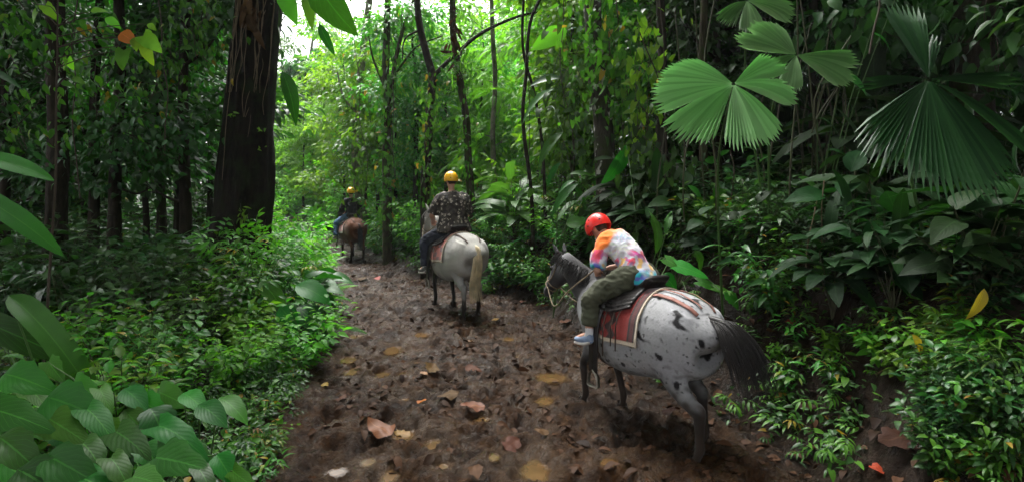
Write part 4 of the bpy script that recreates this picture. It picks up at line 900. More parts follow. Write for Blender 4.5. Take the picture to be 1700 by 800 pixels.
def skin(name, bl, vox=.012, sm=6, parent=None, mats=None, keep=None):
    V = []; Fc = []; n = 0
    for v, f in bl: V += [tuple(p) for p in v]; Fc += [tuple(i + n for i in q) for q in f]; n += len(v)
    me = bpy.data.meshes.new(name + "_src"); me.from_pydata(V, [], Fc); me.update()
    import bmesh
    b = bmesh.new(); b.from_mesh(me); bmesh.ops.recalc_face_normals(b, faces=b.faces); b.to_mesh(me); b.free()
    o = bpy.data.objects.new(name + "_src", me); col.objects.link(o)
    r = o.modifiers.new("r", 'REMESH'); r.mode = 'VOXEL'; r.voxel_size = vox; r.use_smooth_shade = True
    s = o.modifiers.new("s", 'SMOOTH'); s.factor = .5; s.iterations = sm
    dg = bpy.context.evaluated_depsgraph_get(); dg.update(); m2 = bpy.data.meshes.new_from_object(o.evaluated_get(dg)); m2.name = name
    bpy.data.objects.remove(o); bpy.data.meshes.remove(me)
    m2.polygons.foreach_set("use_smooth", np.ones(len(m2.polygons), bool))
    return link(name, m2, parent, mats)
def co_of(me):
    a = np.zeros(len(me.vertices) * 3, np.float32); me.vertices.foreach_get("co", a); return a.reshape(-1, 3).astype(float)
def set_col(me, C):
    a = me.color_attributes.new("Col", 'FLOAT_COLOR', 'POINT'); C4 = np.ones((len(C), 4), np.float32); C4[:, :3] = np.clip(C, 0, 1); a.data.foreach_set("color", C4.ravel())
def n3(p, s, seed=0.0):
    return np.array([mnoise.noise(Vector((x * s + seed, y * s - seed, z * s))) for x, y, z in p])
def mixa(a, b, f): f = np.clip(f, 0, 1)[:, None]; return a * (1 - f) + np.array(b) * f

FUR = vcol_mat("horse_coat", .72, .25, 55, .18, .1, .06)
HAIR_DK = solid("horse_hair_dark", (.012, .010, .009), .5); HAIR_BL = solid("horse_hair_blond", (.80, .66, .42), .55, nscale=12, namt=.35)
LEATHER = solid("saddle_leather_black", (.016, .013, .012), .42, nscale=14, namt=.5, bump=.2)
LEATHB = solid("saddle_leather_brown", (.05, .028, .018), .5, nscale=14, namt=.5, bump=.2)
STRAPP = solid("strap_pinkish_leather", (.30, .13, .10), .6, nscale=20, namt=.3); STRAPB = solid("strap_brown", (.10, .06, .04), .6, nscale=20)
ROPE = solid("rope_tan", (.22, .17, .11), .8, nscale=50, namt=.5, bump=.4); ALU = solid("stirrup_metal", (.28, .26, .22), .45, metal=.8, nscale=15)
HOOF = solid("hoof_muddy", (.03, .02, .014), .5, nscale=12)
EYE = solid("eye_dark", (.01, .008, .006), .1)
PADM = vcol_mat("saddle_blanket_weave", .9, .5, 120, .2, .3, .15)

TR = np.array([(-.82, 1.06, .90, .06), (-.79, 1.21, .80, .20), (-.69, 1.31, .70, .29), (-.52, 1.37, .64, .335), (-.36, 1.385, .60, .340), (-.15, 1.345, .57, .335), (.10, 1.30, .53, .350), (.32, 1.33, .55, .315), (.50, 1.385, .62, .235), (.66, 1.34, .70, .215), (.80, 1.18, .84, .15)])
def barrel(x, th, off=0.0):
    """trunk surface point; th measured from straight up, + to the left"""
    t = np.interp(x, TR[:, 0], TR[:, 1]); b = np.interp(x, TR[:, 0], TR[:, 2]); w = np.interp(x, TR[:, 0], TR[:, 3])
    zc = (t + b) / 2; h = (t - b) / 2; return np.array([x, math.sin(th) * (w + off), zc + math.cos(th) * (h + off)])
def strip(q, pts_fn, w, thick=.004, n=24, r=.5, m=0):
    """flat strap: pts_fn(t) -> centre, width direction, outward normal"""
    V = []
    for i in range(n + 1):
        c, wd, nn = pts_fn(i / n); c = np.array(c, float); wd = np.array(wd, float); nn = np.array(nn, float)
        V += [c - wd * w / 2, c + wd * w / 2, c + wd * w / 2 + nn * thick, c - wd * w / 2 + nn * thick]
    Fq = []
    for i in range(n):
        for j in range(4): Fq.append((i * 4 + j, i * 4 + (j + 1) % 4, (i + 1) * 4 + (j + 1) % 4, (i + 1) * 4 + j))
    Fq += [(0, 3, 2, 1), (n * 4, n * 4 + 1, n * 4 + 2, n * 4 + 3)]
    q.add(np.array(V), np.array(Fq), m=m)
def hairs(q, roots, dirs, L, w=.004, sag=.6, seed=0, curl=.05, seg=6):
    g = np.random.RandomState(seed)
    for i in range(len(roots)):
        p = np.array(roots[i], float); d = np.array(dirs[i], float); d /= np.linalg.norm(d); pts = [p.copy()]; l = L[i] / seg
        k = g.normal(size=3) * curl
        for s in range(seg): d = d + np.array([0, 0, -sag / seg]) + k / seg; d /= np.linalg.norm(d); p = p + d * l; pts.append(p.copy())
        q.add(*tube_np(pts, np.linspace(w, w * .25, seg + 1), 3))

def horse(label, loc, heading, sc, coat, legs, neck, tailspec, mane=None, hair=HAIR_DK, strap=STRAPB, seed=0, blanket=0, bigstrap=False):
    root = empty("horse", loc, R(90 + heading), sc); bl = []
    loft(bl, [(x, 0, (t + b) / 2, w, (t - b) / 2) for x, t, b, w in TR], 4, 26, sq=2.15)
    loft(bl, [(-.60, 0, .74, .10, .06), (-.45, 0, .72, .16, .07), (-.2, 0, .68, .18, .07), (.2, 0, .61, .16, .05)], 3)       # flank / belly line
    # neck and head
    (n1, n2, pol, jaw, muz) = neck
    loft(bl, [(.50, 0, 1.06, .16, .27), (.66, 0, 1.16, .145, .25), (*n1, .105, .20), (*n2, .082, .155), (*pol, .075, .115)], 5, 20)
    pv = np.array(pol); mv = np.array(muz); jv = np.array(jaw); d = mv - pv; d /= np.linalg.norm(d)
    yv = neck_side = np.array([0, 1, 0]); up = np.cross(d, yv) * (1 if np.cross(d, yv)[2] > 0 else -1); L = np.linalg.norm(mv - pv)
    hst = [(-.06, .055, .07, 0), (.06, .082, .105, -.02), (.22 * L / .56, .088, .125, -.035), (.34 * L / .56, .066, .092, -.015), (.46 * L / .56, .05, .065, 0), (.54 * L / .56, .056, .06, -.005), (.60 * L / .56, .04, .042, -.01)]
    loft(bl, [(*(pv + d * a + up * o), w, h) for a, w, h, o in hst], 4, 16)
    for s in (-1, 1):  # ears, nostril bumps, eye ridges
        e = pv + up * .09 + yv * s * .052 - d * .03; tip = e + up * .13 + yv * s * .03 - d * .05
        loft(bl, [(*e, .022, .03), (*(e * .5 + tip * .5), .026, .02), (*tip, .006, .006)], 3, 10)
        ball(bl, pv + d * .17 + up * .055 + yv * s * .066, .026, 8)
    hooves = []
    for kind, s, J in legs:
        J = [np.array(j, float) for j in J]
        if kind == 'h':   # hind: stifle hock fetlock hoof
            st, hk, fe, ho = J
            loft(bl, [(-.58, s * .15, 1.26, .09, .16), (-.55, s * .185, 1.10, .14, .245), (*((st * .75 + np.array([-.55, s * .19, 1.1]) * .25) + np.array([-.07, 0, .04])), .13, .225), (*(st * .55 + hk * .45 + np.array([.0, 0, .03])), .075, .115), (*(st * .2 + hk * .8), .054, .072), (*(hk + np.array([0, 0, .02])), .048, .064), (*(hk * .8 + fe * .2), .040, .050), (*(hk * .3 + fe * .7), .034, .040), (*fe, .038, .042), (*(fe * .45 + ho * .55), .032, .034), (*(ho + (fe - ho) * .22), .045, .05)], 4, 16)
        else:
            el, kn, fe, ho = J
            loft(bl, [(.60, s * .13, 1.14, .06, .14), (.57, s * .155, .98, .085, .15), (*el, .075, .105), (*(el * .5 + kn * .5), .05, .062), (*(kn + np.array([0, 0, .06])), .04, .045), (*kn, .043, .048), (*(kn * .75 + fe * .25), .036, .040), (*(kn * .25 + fe * .75), .033, .038), (*fe, .036, .04), (*(fe * .45 + ho * .55), .031, .033), (*(ho + (fe - ho) * .22), .043, .048)], 4, 16)
        hooves.append((ho, fe))
    ob = skin("body", bl, .0125, 9, root, FUR); V = co_of(ob.data); set_col(ob.data, coat(V, n3)); 
    for ho, fe in hooves:
        q = QB(); a = ho + np.array([.02, 0, -.015]); b = ho + (fe - ho) * .38
        q.add(*tube_np([a + np.array([.012, 0, -.03]), a, b], [.001, .062, .05], 14)); q.add(*tube_np([a, b], [.062, .05], 14)); q.build("hoof", HOOF, root)
    q = QB()
    for s in (-1, 1): q.add(*tube_np([pv + d * .17 + up * .055 + yv * s * (.066 + k) for k in (.018, .022, .026, .028)], [.014, .016, .010, .001], 10))
    q.build("eye", EYE, root)
    # mane
    g = np.random.RandomState(seed); n = 420; rt = []; dr = []; LL = []
    cl = cr([(.60, 0, 1.36), np.array(n1) + np.array([-.12, 0, .17]), np.array(n2) + np.array([-.11, 0, .10]), pv + up * .10 - d * .04, pv + up * .11 + d * .05], 8)
    for i in range(n):
        f = g.rand() * (len(cl) - 1.01); p = cl[int(f)] * (1 - f % 1) + cl[int(f) + 1] * (f % 1); sd_ = 1 if g.rand() < .82 else -1
        rt.append(p + np.array([0, g.uniform(-.02, .02), -.01])); dr.append((g.normal() * .25 - .15, sd_ * (.8 + g.rand() * .4), .25)); LL.append(g.uniform(.12, .26) * (1 if f < len(cl) * .8 else .55))
    q = QB(); hairs(q, rt, dr, LL, .0055, 2.2, seed, .25, 6); q.build("mane", mane or hair, root)
    # tail
    tp = np.array([-.79, 0, 1.20]); q = QB(); core = cr([tp + np.array([.06, 0, .02])] + [np.array(c, float) for c in tailspec['path']], 6); wr = tailspec['w']
    q.add(*tube_np(core, np.interp(np.linspace(0, 1, len(core)), [0, .15, .5, .9, 1], [.026, .030, .026, .012, .002]) * tailspec.get('core', 1.0), 10))
    for i in range(tailspec.get('n', 420)):
        a = g.rand() * 6.28; rr = g.rand() ** .6; f0 = g.rand() ** 1.6 * .45; m = 9; fs = np.linspace(f0, min(1.0, f0 + .35 + .65 * g.rand()), m); P = []
        for f in fs:
            u = f * (len(core) - 1); k = min(int(u), len(core) - 2); c = core[k] * (1 - (u - k)) + core[k + 1] * (u - k); rad = np.interp(f, [0, .2, .6, 1], [.02, .05, 1 * wr, 1.25 * wr]) * rr
            P.append(c + np.array([math.cos(a) * rad * .7, math.sin(a) * rad, math.cos(a * 2) * rad * .25]))
        q.add(*tube_np(P, np.linspace(.0040, .0008, m), 3))
    q.build("tail", hair, root)
    tack(root, neck, blanket, strap, bigstrap, seed)
    tag(root, label, "horse"); return root

def tack(root, neck, blanket, strap, bigstrap, seed):
    # blanket
    q = QB(); nx, nt_ = 60, 110; x0, x1 = -.30, .40; V = []; UVs = []; Cc = []
    for side in (0, 1):
        for i in range(nx + 1):
            for j in range(nt_ + 1):
                u = i / nx; v = j / nt_; x = x0 + (x1 - x0) * u; thm = R(98 - 8 * u); th = (v * 2 - 1) * thm
                off = .030 - side * .012 + .004 * math.sin(v * 40) * (abs(v - .5) > .3)
                V.append(barrel(x, th, off)); e = min(u, 1 - u) * (x1 - x0); ez = (1 - abs(v * 2 - 1)) * .9
                red = (.24, .018, .013); blk = (.03, .015, .014); crm = (.58, .48, .36)
                c = red; a = abs(v * 2 - 1)
                if blanket == 0:
                    zz = abs(((a * 5) % 1) - .5) * .14
                    if .04 < e < .085: c = (.09, .02, .02)
                    elif e < .12: c = red if e > .105 else blk
                    elif (u < .62 and abs(u - .42 - zz * 1.6) < .06) or (u > .62 and ((a * 6 + u * 3) % 1) < .35): c = blk
                    elif abs(u - .72) < .03: c = (.45, .14, .05)
                else:
                    c = (.40, .08, .05) if (int(a * 9) + int(u * 6)) % 3 else (.12, .04, .03)
                if e < .014 or ez < .035: c = crm
                Cc.append(c)
    k = nt_ + 1; Fq = []; off_ = (nx + 1) * k
    for i in range(nx):
        for j in range(nt_): Fq.append((i * k + j, i * k + j + 1, (i + 1) * k + j + 1, (i + 1) * k + j)); Fq.append((off_ + i * k + j, off_ + (i + 1) * k + j, off_ + (i + 1) * k + j + 1, off_ + i * k + j + 1))
    for i in range(nx):
        for j in (0, nt_): Fq.append((i * k + j, (i + 1) * k + j, off_ + (i + 1) * k + j, off_ + i * k + j))
    for j in range(nt_):
        for i in (0, nx): Fq.append((i * k + j, i * k + j + 1, off_ + i * k + j + 1, off_ + i * k + j))
    q.add(np.array(V), np.array(Fq)); o = q.build("saddle_blanket", PADM, root); set_col(o.data, np.array(Cc))
    # fringe of the blanket
    q = QB(); g = np.random.RandomState(seed + 5); rt = []
    for sgn in (-1, 1):
        for i in range(90): x = x0 + (x1 - x0) * i / 89; rt.append(barrel(x, sgn * R(97 - 8 * i / 89), .026))
    for i in range(70): rt.append(barrel(x0, (i / 69 * 2 - 1) * R(97), .026))
    hairs(q, rt, [(-.1, 0, -1)] * len(rt), g.uniform(.018, .03, len(rt)), .003, .5, seed, .3, 2); q.build("fringe", solid("fringe_cream", (.5, .42, .3), .9), o)
    # saddle: skirt, seat, horn, fenders, stirrups
    sd = empty("saddle", (0, 0, 0)); sd.parent = root
    bl = []
    for sgn in (-1, 1):
        for a in range(0, 62, 7):
            p = barrel(.10, sgn * R(a), .048); pf = barrel(.36, sgn * R(a * .9), .048); pb = barrel(-.17, sgn * R(a * .9), .048)
            loft(bl, [(*pb, .03, .012), (*p, .04, .013), (*pf, .03, .012)], 4, 8)
    loft(bl, [(-.23, 0, 1.44, .10, .012), (-.21, 0, 1.475, .15, .028), (-.165, 0, 1.43, .155, .05), (-.08, 0, 1.385, .14, .035), (.05, 0, 1.365, .11, .03), (.17, 0, 1.385, .095, .035), (.26, 0, 1.44, .10, .045), (.31, 0, 1.43, .085, .04)], 4, 18)
    loft(bl, [(.27, 0, 1.44, .03, .03), (.285, 0, 1.50, .02, .02), (.30, 0, 1.535, .03, .022), (.305, 0, 1.552, .034, .03)], 3, 10)
    s1 = skin("seat", bl, .011, 4, sd, LEATHER)
    for sgn in (-1, 1):
        q = QB()
        def fend(t, sgn=sgn):
            th = R(50) + t * R(62); 
            if t < .62: p = barrel(.20 + .02 * t, sgn * (R(48) + t / .62 * R(42)), .062)
            else: b = barrel(.2124, sgn * R(90), .062); p = b + np.array([.02 * (t - .62), sgn * .008, -.36 * (t - .62) / .38])
            return p, (1, 0, 0), (0, sgn, .2)
        strip(q, fend, .12, .008, 26); q.build("fender", LEATHER, sd)
        b = fend(1.0)[0]; q = QB(); st = [(b[0] - .008, b[1], b[2] + .03)]
        ring = cr([b + np.array([0, 0, .02]), b + np.array([-.055, 0, -.03]), b + np.array([-.07, 0, -.11]), b + np.array([-.06, 0, -.135]), b + np.array([.06, 0, -.135]), b + np.array([.07, 0, -.11]), b + np.array([.055, 0, -.03]), b + np.array([0, 0, .02])], 5)
        strip(q, lambda t, ring=ring, sgn=sgn: (ring[min(int(t * (len(ring) - 1)), len(ring) - 1)], (0, sgn, 0), (0, 0, .6)), .045, .008, len(ring) - 1); q.build("stirrup", ALU, sd)
        q = QB()   # hanging tie straps
        for kx, ln in ((-.10, .34), (.06, .42), (-.04, .28)):
            strip(q, lambda t, kx=kx, ln=ln, sgn=sgn: ((barrel(kx + .03 * math.sin(t * 3), sgn * (R(40) + t * R(48)), .058) if t < .7 else barrel(kx + .03 * math.sin(2.1), sgn * (R(40) + .7 * R(48)), .066) + np.array([.02 * (t - .7), 0, -ln * (t - .7) / .3 * .7])), (1, 0, 0), (0, sgn, .1)), .014, .004, 30)
        q.build("tie_strap", LEATHB, sd)
    # girth
    q = QB(); strip(q, lambda t: (barrel(.30, R(85) + t * R(190), .012), (1, 0, 0), (0, math.sin(R(85) + t * R(190)), math.cos(R(85) + t * R(190)))), .09, .01, 30); q.build("girth", LEATHB, root)
    # crupper and breeching straps across the rump
    q = QB(); sl = -.22
    def band(xa, tha, xb, thb, sgn, mid=(0, 0)):
        def f(t):
            x = xa + (xb - xa) * t; th = sgn * R(tha + (thb - tha) * t); p = barrel(x, th, .017); e = barrel(x, th, .05) - p; e /= np.linalg.norm(e)
            p2 = barrel(xa + (xb - xa) * (t + .02), sgn * R(tha + (thb - tha) * (t + .02)), .017); d_ = p2 - p; wd = np.cross(d_, e); wd /= max(np.linalg.norm(wd), 1e-6); return p, wd, e
        return f
    w_ = .036 if bigstrap else .022
    for sgn in (-1, 1): strip(q, band(-.25, 26, -.74, 24, sgn), w_, .005, 26)
    if bigstrap: strip(q, band(-.27, 10, -.72, 6, 1), .018, .005, 24)
    q.build("crupper_strap", strap, root)
    # bridle and reins
    n1_, n2_, pol, jaw, muz = [np.array(a, float) for a in neck]; d = muz - pol; L = np.linalg.norm(d); d /= L; yv = np.array([0, 1, 0]); up = np.cross(d, yv); up *= 1 if up[2] > 0 else -1
    q = QB()
    def loop(a, w, h, o, tilt=0):
        pts = [pol + d * (a + tilt * math.cos(t)) + up * (o + h * math.cos(t)) + yv * w * math.sin(t) for t in np.linspace(0, 2 * math.pi, 21)]; q.add(*tube_np(pts, .0075, 6))
    loop(.36 * L / .56, .074, .098, -.015); loop(.02, .088, .115, -.015, .02); loop(.44 * L / .56, .064, .082, -.006)
    for s in (-1, 1): q.add(*tube_np(cr([pol + yv * s * .084 + d * .02, pol + d * .2 + yv * s * .096 - up * .04, pol + d * .36 * L / .56 + yv * s * .076], 5), .0075, 6))
    q.build("bridle", ROPE, root)
    q = QB(); hand = np.array([.50, .06, 1.50])
    for s in (-1, 1):
        a = pol + d * .40 + yv * s * .075 - up * .03; q.add(*tube_np(cr([a, (a * .7 + hand * .3) + np.array([-.02, s * .12, -.26]), (a * .35 + hand * .65) + np.array([0, s * .16, -.16]), hand + np.array([0, s * .03, 0])], 8), .008, 6))
    q.build("rein", ROPE, root)

# ------------------------------------------------------------------ riders
SKIN = solid("skin_light", (.50, .27, .19), .55, nscale=6, namt=.12)
SHOE_SOLE = solid("shoe_sole_white", (.55, .52, .48), .6, nscale=9, namt=.3); SHOE_BLUE = solid("shoe_pale_blue", (.24, .32, .46), .7, nscale=20, namt=.3)
SOCK = solid("sock_white", (.6, .6, .62), .9); SHOE_GREY = solid("shoe_grey", (.12, .12, .11), .7, nscale=12)
HAIR = solid("hair_brown", (.04, .025, .015), .7, nscale=30)
def helmet_mat(name, c):
    m, t = new_mat(name); p = N(t, "ShaderNodeBsdfPrincipled"); p.inputs['Base Color'].default_value = (*c, 1); p.inputs['Roughness'].default_value = .32; p.inputs['Coat Weight'].default_value = .15
    tc = N(t, "ShaderNodeTexCoord"); nz = N(t, "ShaderNodeTexNoise"); nz.inputs['Scale'].default_value = 14; nz.inputs['Detail'].default_value = 5; t.links.new(tc.outputs['Object'], nz.inputs[0])
    t.links.new(mixc(t, ramp(t, nz.outputs['Fac'], [(.55, (0, 0, 0)), (.75, (.5, .5, .5))]), c, tuple(x * .6 for x in c)), p.inputs['Base Color'])
    out(t, p.outputs[0]); return m
BLACK = solid("vent_black", (.01, .01, .01), .6)
def helmet(root, c, rx, ry, rz, tilt, mat, back=.35):
    """dome shell with a lower edge, ear cut, rim and vent holes; tilt = pitch forward"""
    q = QB(); nu, nv = 36, 16; M = np.array(Matrix.Rotation(tilt, 3, 'Y'))
    def pt(a, v, k=1.0):
        front = math.cos(a); lim = R(97) + R(14) * max(0, -front) - R(10) * max(0, front) ** 2 + R(10) * math.exp(-((abs(math.sin(a)) - 1) / .15) ** 2) * (1 if front > -.3 else 0); ph = lim * v
        p = np.array([rx * math.sin(ph) * math.cos(a), ry * math.sin(ph) * math.sin(a), rz * math.cos(ph)]) * k; return M @ p + np.array(c)
    for k, flip in ((1.0, 0), (.93, 1)):
        V = [pt(2 * math.pi * i / nu, j / nv, k) for j in range(nv + 1) for i in range(nu)]
        Fq = [(j * nu + i, j * nu + (i + 1) % nu, (j + 1) * nu + (i + 1) % nu, (j + 1) * nu + i) for j in range(nv) for i in range(nu)]
        if flip: Fq = [f[::-1] for f in Fq]
        q.add(np.array(V), np.array(Fq))
    rim = [pt(2 * math.pi * i / nu, 1.0, .965) for i in range(nu + 1)]; q.add(*tube_np(rim, .0055, 6))
    o = q.build("helmet", mat, root); q = QB()
    for a, v in [(R(x), y) for x in (35, 75, 105, 145, 215, 255, 285, 325) for y in (.55,)] + [(R(180), .35), (R(90), .78), (R(-90), .78), (R(150), .8), (R(210), .8)]:
        p = pt(a, v, 1.0); e = pt(a, v, 1.04) - p; e /= np.linalg.norm(e); q.add(*tube_np([p - e * .006, p + e * .0015, p + e * .0018], [.0085, .0085, .0005], 9))
    q.build("vent", BLACK, o)
    q = QB()   # chin strap
    for s in (-1, 1): q.add(*tube_np(cr([pt(R(80) * s, .98, .95), np.array(c) + M @ np.array([.055, s * ry * .62, -.12]), np.array(c) + M @ np.array([.07, 0, -.155])], 5), .005, 5))
    q.build("chin_strap", BLACK, o)
def hand_fingers(bl, wr, d, s, k):
    """palm plus five curled fingers"""
    d = np.array(d, float); d /= np.linalg.norm(d); sd = np.array([0, s, 0.]); sd -= d * d.dot(sd); sd /= np.linalg.norm(sd); dn = np.cross(d, sd); dn *= -1 if dn[2] > 0 else 1
    p = wr + d * .045 * k; loft(bl, [(*wr, .024 * k, .022 * k), (*p, .04 * k, .018 * k), (*(wr + d * .09 * k), .038 * k, .016 * k)], 3, 12)
    for i, (o, l) in enumerate([(-.03, .07), (-.01, .08), (.01, .075), (.03, .06)]):
        b = wr + d * .088 * k + sd * o * k; m1 = b + (d * .8 + dn * .5) * l * .45 * k; m2 = m1 + (d * .1 + dn) * l * .35 * k; m3 = m2 + (dn * .4 - d * .9) * l * .28 * k
        loft(bl, [(*b, .0095 * k, .0095 * k), (*m1, .009 * k, .009 * k), (*m2, .008 * k, .008 * k), (*m3, .006 * k, .006 * k)], 3, 8)
    b = wr + d * .03 * k - sd * .03 * k; m1 = b + (d * .6 - sd * .6 + dn * .2) * .04 * k; m2 = m1 + (d * .8 + dn * .5) * .032 * k; loft(bl, [(*b, .013 * k, .013 * k), (*m1, .011 * k, .011 * k), (*m2, .008 * k, .008 * k)], 3, 8)
def rider(label, loc, heading, sc, P, shirt_mat, trouser_mat, helm_mat, shoe, hscale=1.0, shirt_col=None):
    """P: joints in the horse's frame"""
    root = empty("person", loc, R(90 + heading), sc); k = P['k']; pe, wa, ch, nk, hd = [np.array(P[a], float) for a in ('pelvis', 'waist', 'chest', 'neck', 'head')]; W = P['w']; D = P['d']
    bl = []
    loft(bl, [(*(pe + np.array([0, 0, -.06])), W * .75, D * .8), (*pe, W * .95, D), (*wa, W * .82, D * .85), (*ch, W, D), (*(nk * .75 + ch * .25), W * .7, D * .65), (*nk, .055 * k, .06 * k)], 4, 20)
    loft(bl, [(*(nk - (hd - nk) * .35), .056 * k, .062 * k), (*nk, .052 * k, .056 * k), (*(nk * .4 + hd * .6), .052 * k, .056 * k)], 3, 14)
    hp = P['hp']; Mh = np.array(Matrix.Rotation(hp, 3, 'Y')); h = lambda x, y, z: hd + Mh @ np.array([x, y, z]) * k
    loft(bl, [(*h(-.01, 0, .118), .03 * k, .035 * k), (*h(-.008, 0, .10), .062 * k, .078 * k), (*h(-.005, 0, .05), .076 * k, .095 * k), (*h(0, 0, 0), .074 * k, .094 * k), (*h(.012, 0, -.05), .064 * k, .078 * k), (*h(.03, 0, -.09), .045 * k, .052 * k), (*h(.045, 0, -.115), .022 * k, .026 * k)], 3, 18)
    loft(bl, [(*h(.088, 0, .015), .010 * k, .010 * k), (*h(.105, 0, -.012), .014 * k, .012 * k), (*h(.112, 0, -.028), .016 * k, .010 * k)], 3, 8)      # nose
    loft(bl, [(*h(.078, -.02, -.06), .008 * k, .006 * k), (*h(.088, 0, -.058), .008 * k, .009 * k), (*h(.078, .02, -.06), .008 * k, .006 * k)], 3, 8, side=(0, 0, 1))
    for s in (-1, 1): loft(bl, [(*h(-.005, s * .074, .022), .008 * k, .018 * k), (*h(-.008, s * .082, .0), .009 * k, .02 * k), (*h(-.002, s * .076, -.028), .007 * k, .012 * k)], 3, 8)
    sl = []; tr = []; cl = P['cl']
    loft(sl, [(*(pe + np.array([-.03, 0, -.07 * k])), W * 1.12 + cl, D * 1.15 + cl), (*(pe + np.array([-.02, 0, -.02 * k])), W * 1.12 + cl, D * 1.15 + cl), (*(pe * .6 + wa * .4), W * 1.0 + cl, D + cl), (*wa, W * .92 + cl, D * .93 + cl), (*ch, W * 1.02 + cl, D + cl), (*(nk * .62 + ch * .38), W * .86 + cl, D * .72 + cl), (*(nk * .9 + ch * .1), .085 * k, .09 * k)], 5, 22)
    for s in (1, -1):
        A = P['armL'] if s > 0 else P['armR']; sh, el, wr = [np.array(a, float) for a in A]; u = P.get('arm', 1.0)
        loft(bl, [(*(sh + np.array([0, -s * .05, .01])), .05 * k * u, .05 * k * u), (*sh, .056 * k * u, .056 * k * u), (*(sh * .5 + el * .5), .048 * k * u, .048 * k * u), (*el, .040 * k * u, .040 * k * u), (*(el * .6 + wr * .4), .038 * k * u, .038 * k * u), (*wr, .026 * k * u, .028 * k * u)], 4, 14)
        hand_fingers(bl, wr, wr - el, s, k * P.get('hand', 1.0))
        f = P['sleeve']; e2 = el if f <= 1 else el; tgt = sh + (el - sh) * min(f, 1)
        S = [(*(nk * .5 + ch * .5 + np.array([0, s * W * .45, 0])), .07 * k + cl, .085 * k + cl), (*(sh + np.array([0, -s * .03, 0])), .068 * k * u + cl, .074 * k * u + cl), (*(sh * .6 + tgt * .4), .064 * k * u + cl, .068 * k * u + cl), (*tgt, .060 * k * u + cl, .062 * k * u + cl)]
        if f > 1: S += [(*(el * .5 + wr * .5), .045 * k * u + cl, .045 * k * u + cl), (*(el * .08 + wr * .92), .034 * k * u + cl, .034 * k * u + cl)]
        loft(sl, S, 4, 16)
        G = P['legL'] if s > 0 else P['legR']; hi, kn, an, to = [np.array(a, float) for a in G]; v = P.get('leg', 1.0)
        loft(bl, [(*hi, .09 * k * v, .09 * k * v), (*(hi * .5 + kn * .5), .075 * k * v, .08 * k * v), (*kn, .055 * k * v, .058 * k * v), (*(kn * .6 + an * .4), .052 * k * v, .055 * k * v), (*an, .035 * k, .038 * k)], 4, 14)
        dt = (to - an); loft(bl, [(*an, .034 * k, .036 * k), (*(an + dt * .45), .036 * k, .032 * k), (*to, .03 * k, .02 * k)], 3, 12)
        loft(tr, [(*(pe + np.array([-.03, s * .04, .05])), W * .6 + cl * .5, D * .9 + cl * .5), (*(hi + np.array([-.02, 0, 0])), .108 * k * v + cl, .11 * k * v + cl), (*(hi * .5 + kn * .5), .088 * k * v + cl, .094 * k * v + cl), (*kn, .072 * k * v + cl, .076 * k * v + cl), (*(kn * .55 + an * .45), .068 * k * v + cl, .070 * k * v + cl), (*(kn * P.get('cuff', .1) + an * (1 - P.get('cuff', .1))), .062 * k * v + cl, .062 * k * v + cl)], 4, 16)
        # sock and shoe
        q = []; loft(q, [(*(kn * .2 + an * .8), .043 * k, .045 * k), (*an, .041 * k, .044 * k), (*(an + dt * .2), .04 * k, .04 * k)], 3, 12); skin("sock", q, .008, 2, root, SOCK)
        q = []; dz = np.array([0, 0, -.03 * k]); bk = an - dt * .28 + dz * .7; tt = to + dt * .12 + dz * .3
        loft(q, [(*(bk), .03 * k, .035 * k), (*(bk + dt * .12), .042 * k, .055 * k), (*(an + dz), .043 * k, .062 * k), (*(an + dt * .5 + dz), .046 * k, .045 * k), (*(to + dz * .4), .045 * k, .03 * k), (*tt, .02 * k, .014 * k)], 4, 14)
        so = skin("shoe", q, .008, 3, root, shoe); q = []; dz2 = np.array([0, 0, -.062 * k])
        loft(q, [(*(bk + dz2 * .55), .03 * k, .016 * k), (*(an + dz2 * 1.3), .045 * k, .018 * k), (*(an + dt * .5 + dz2 * 1.15), .049 * k, .018 * k), (*(to + dz2 * .7), .047 * k, .017 * k), (*(tt + dz2 * .35), .024 * k, .013 * k)], 4, 14, sq=3); skin("sole", q, .007, 2, so, SHOE_SOLE)
    skin("body", bl, .0085, 3, root, SKIN); o = skin("shirt", sl, .011, 5, root, shirt_mat)
    V = co_of(o.data); wn = n3(V * np.array([1, 1, .6]), 9, 3.) * .017 + (1 - np.abs(n3(V * np.array([1.3, .8, 1]), 14, 8.)) * 2) * .009; nr = np.zeros(len(V) * 3, np.float32); o.data.vertices.foreach_get("normal", nr); V2 = V + nr.reshape(-1, 3) * wn[:, None]; o.data.vertices.foreach_set("co", V2.astype(np.float32).ravel())
    if shirt_col is not None: set_col(o.data, shirt_col(V))
    o = skin("trousers", tr, .011, 5, root, trouser_mat); V = co_of(o.data); wn = n3(V, 8, 5.) * .018 + (1 - np.abs(n3(V * np.array([1, 1, 1.6]), 13, 2.)) * 2) * .011; nr = np.zeros(len(V) * 3, np.float32); o.data.vertices.foreach_get("normal", nr); o.data.vertices.foreach_set("co", (V + nr.reshape(-1, 3) * wn[:, None]).astype(np.float32).ravel())
    helmet(root, h(-.005, 0, .035), .118 * k * hscale, .098 * k * hscale, .112 * k * hscale, hp, helm_mat)
    # short hair under the helmet
    q = []; loft(q, [(*h(-.03, 0, .08), .07 * k, .07 * k), (*h(-.04, 0, .0), .074 * k, .072 * k), (*h(-.045, 0, -.055), .055 * k, .045 * k)], 3, 14); skin("hair", q, .009, 3, root, HAIR)
    q = QB()
    for s in (-1, 1): q.add(*tube_np([h(.072, s * .03, .018), h(.082, s * .03, .018), h(.086, s * .03, .018)], [.013 * k, .010 * k, .001], 8))
    q.build("eye", EYE, root)
    tag(root, label, "person"); return root

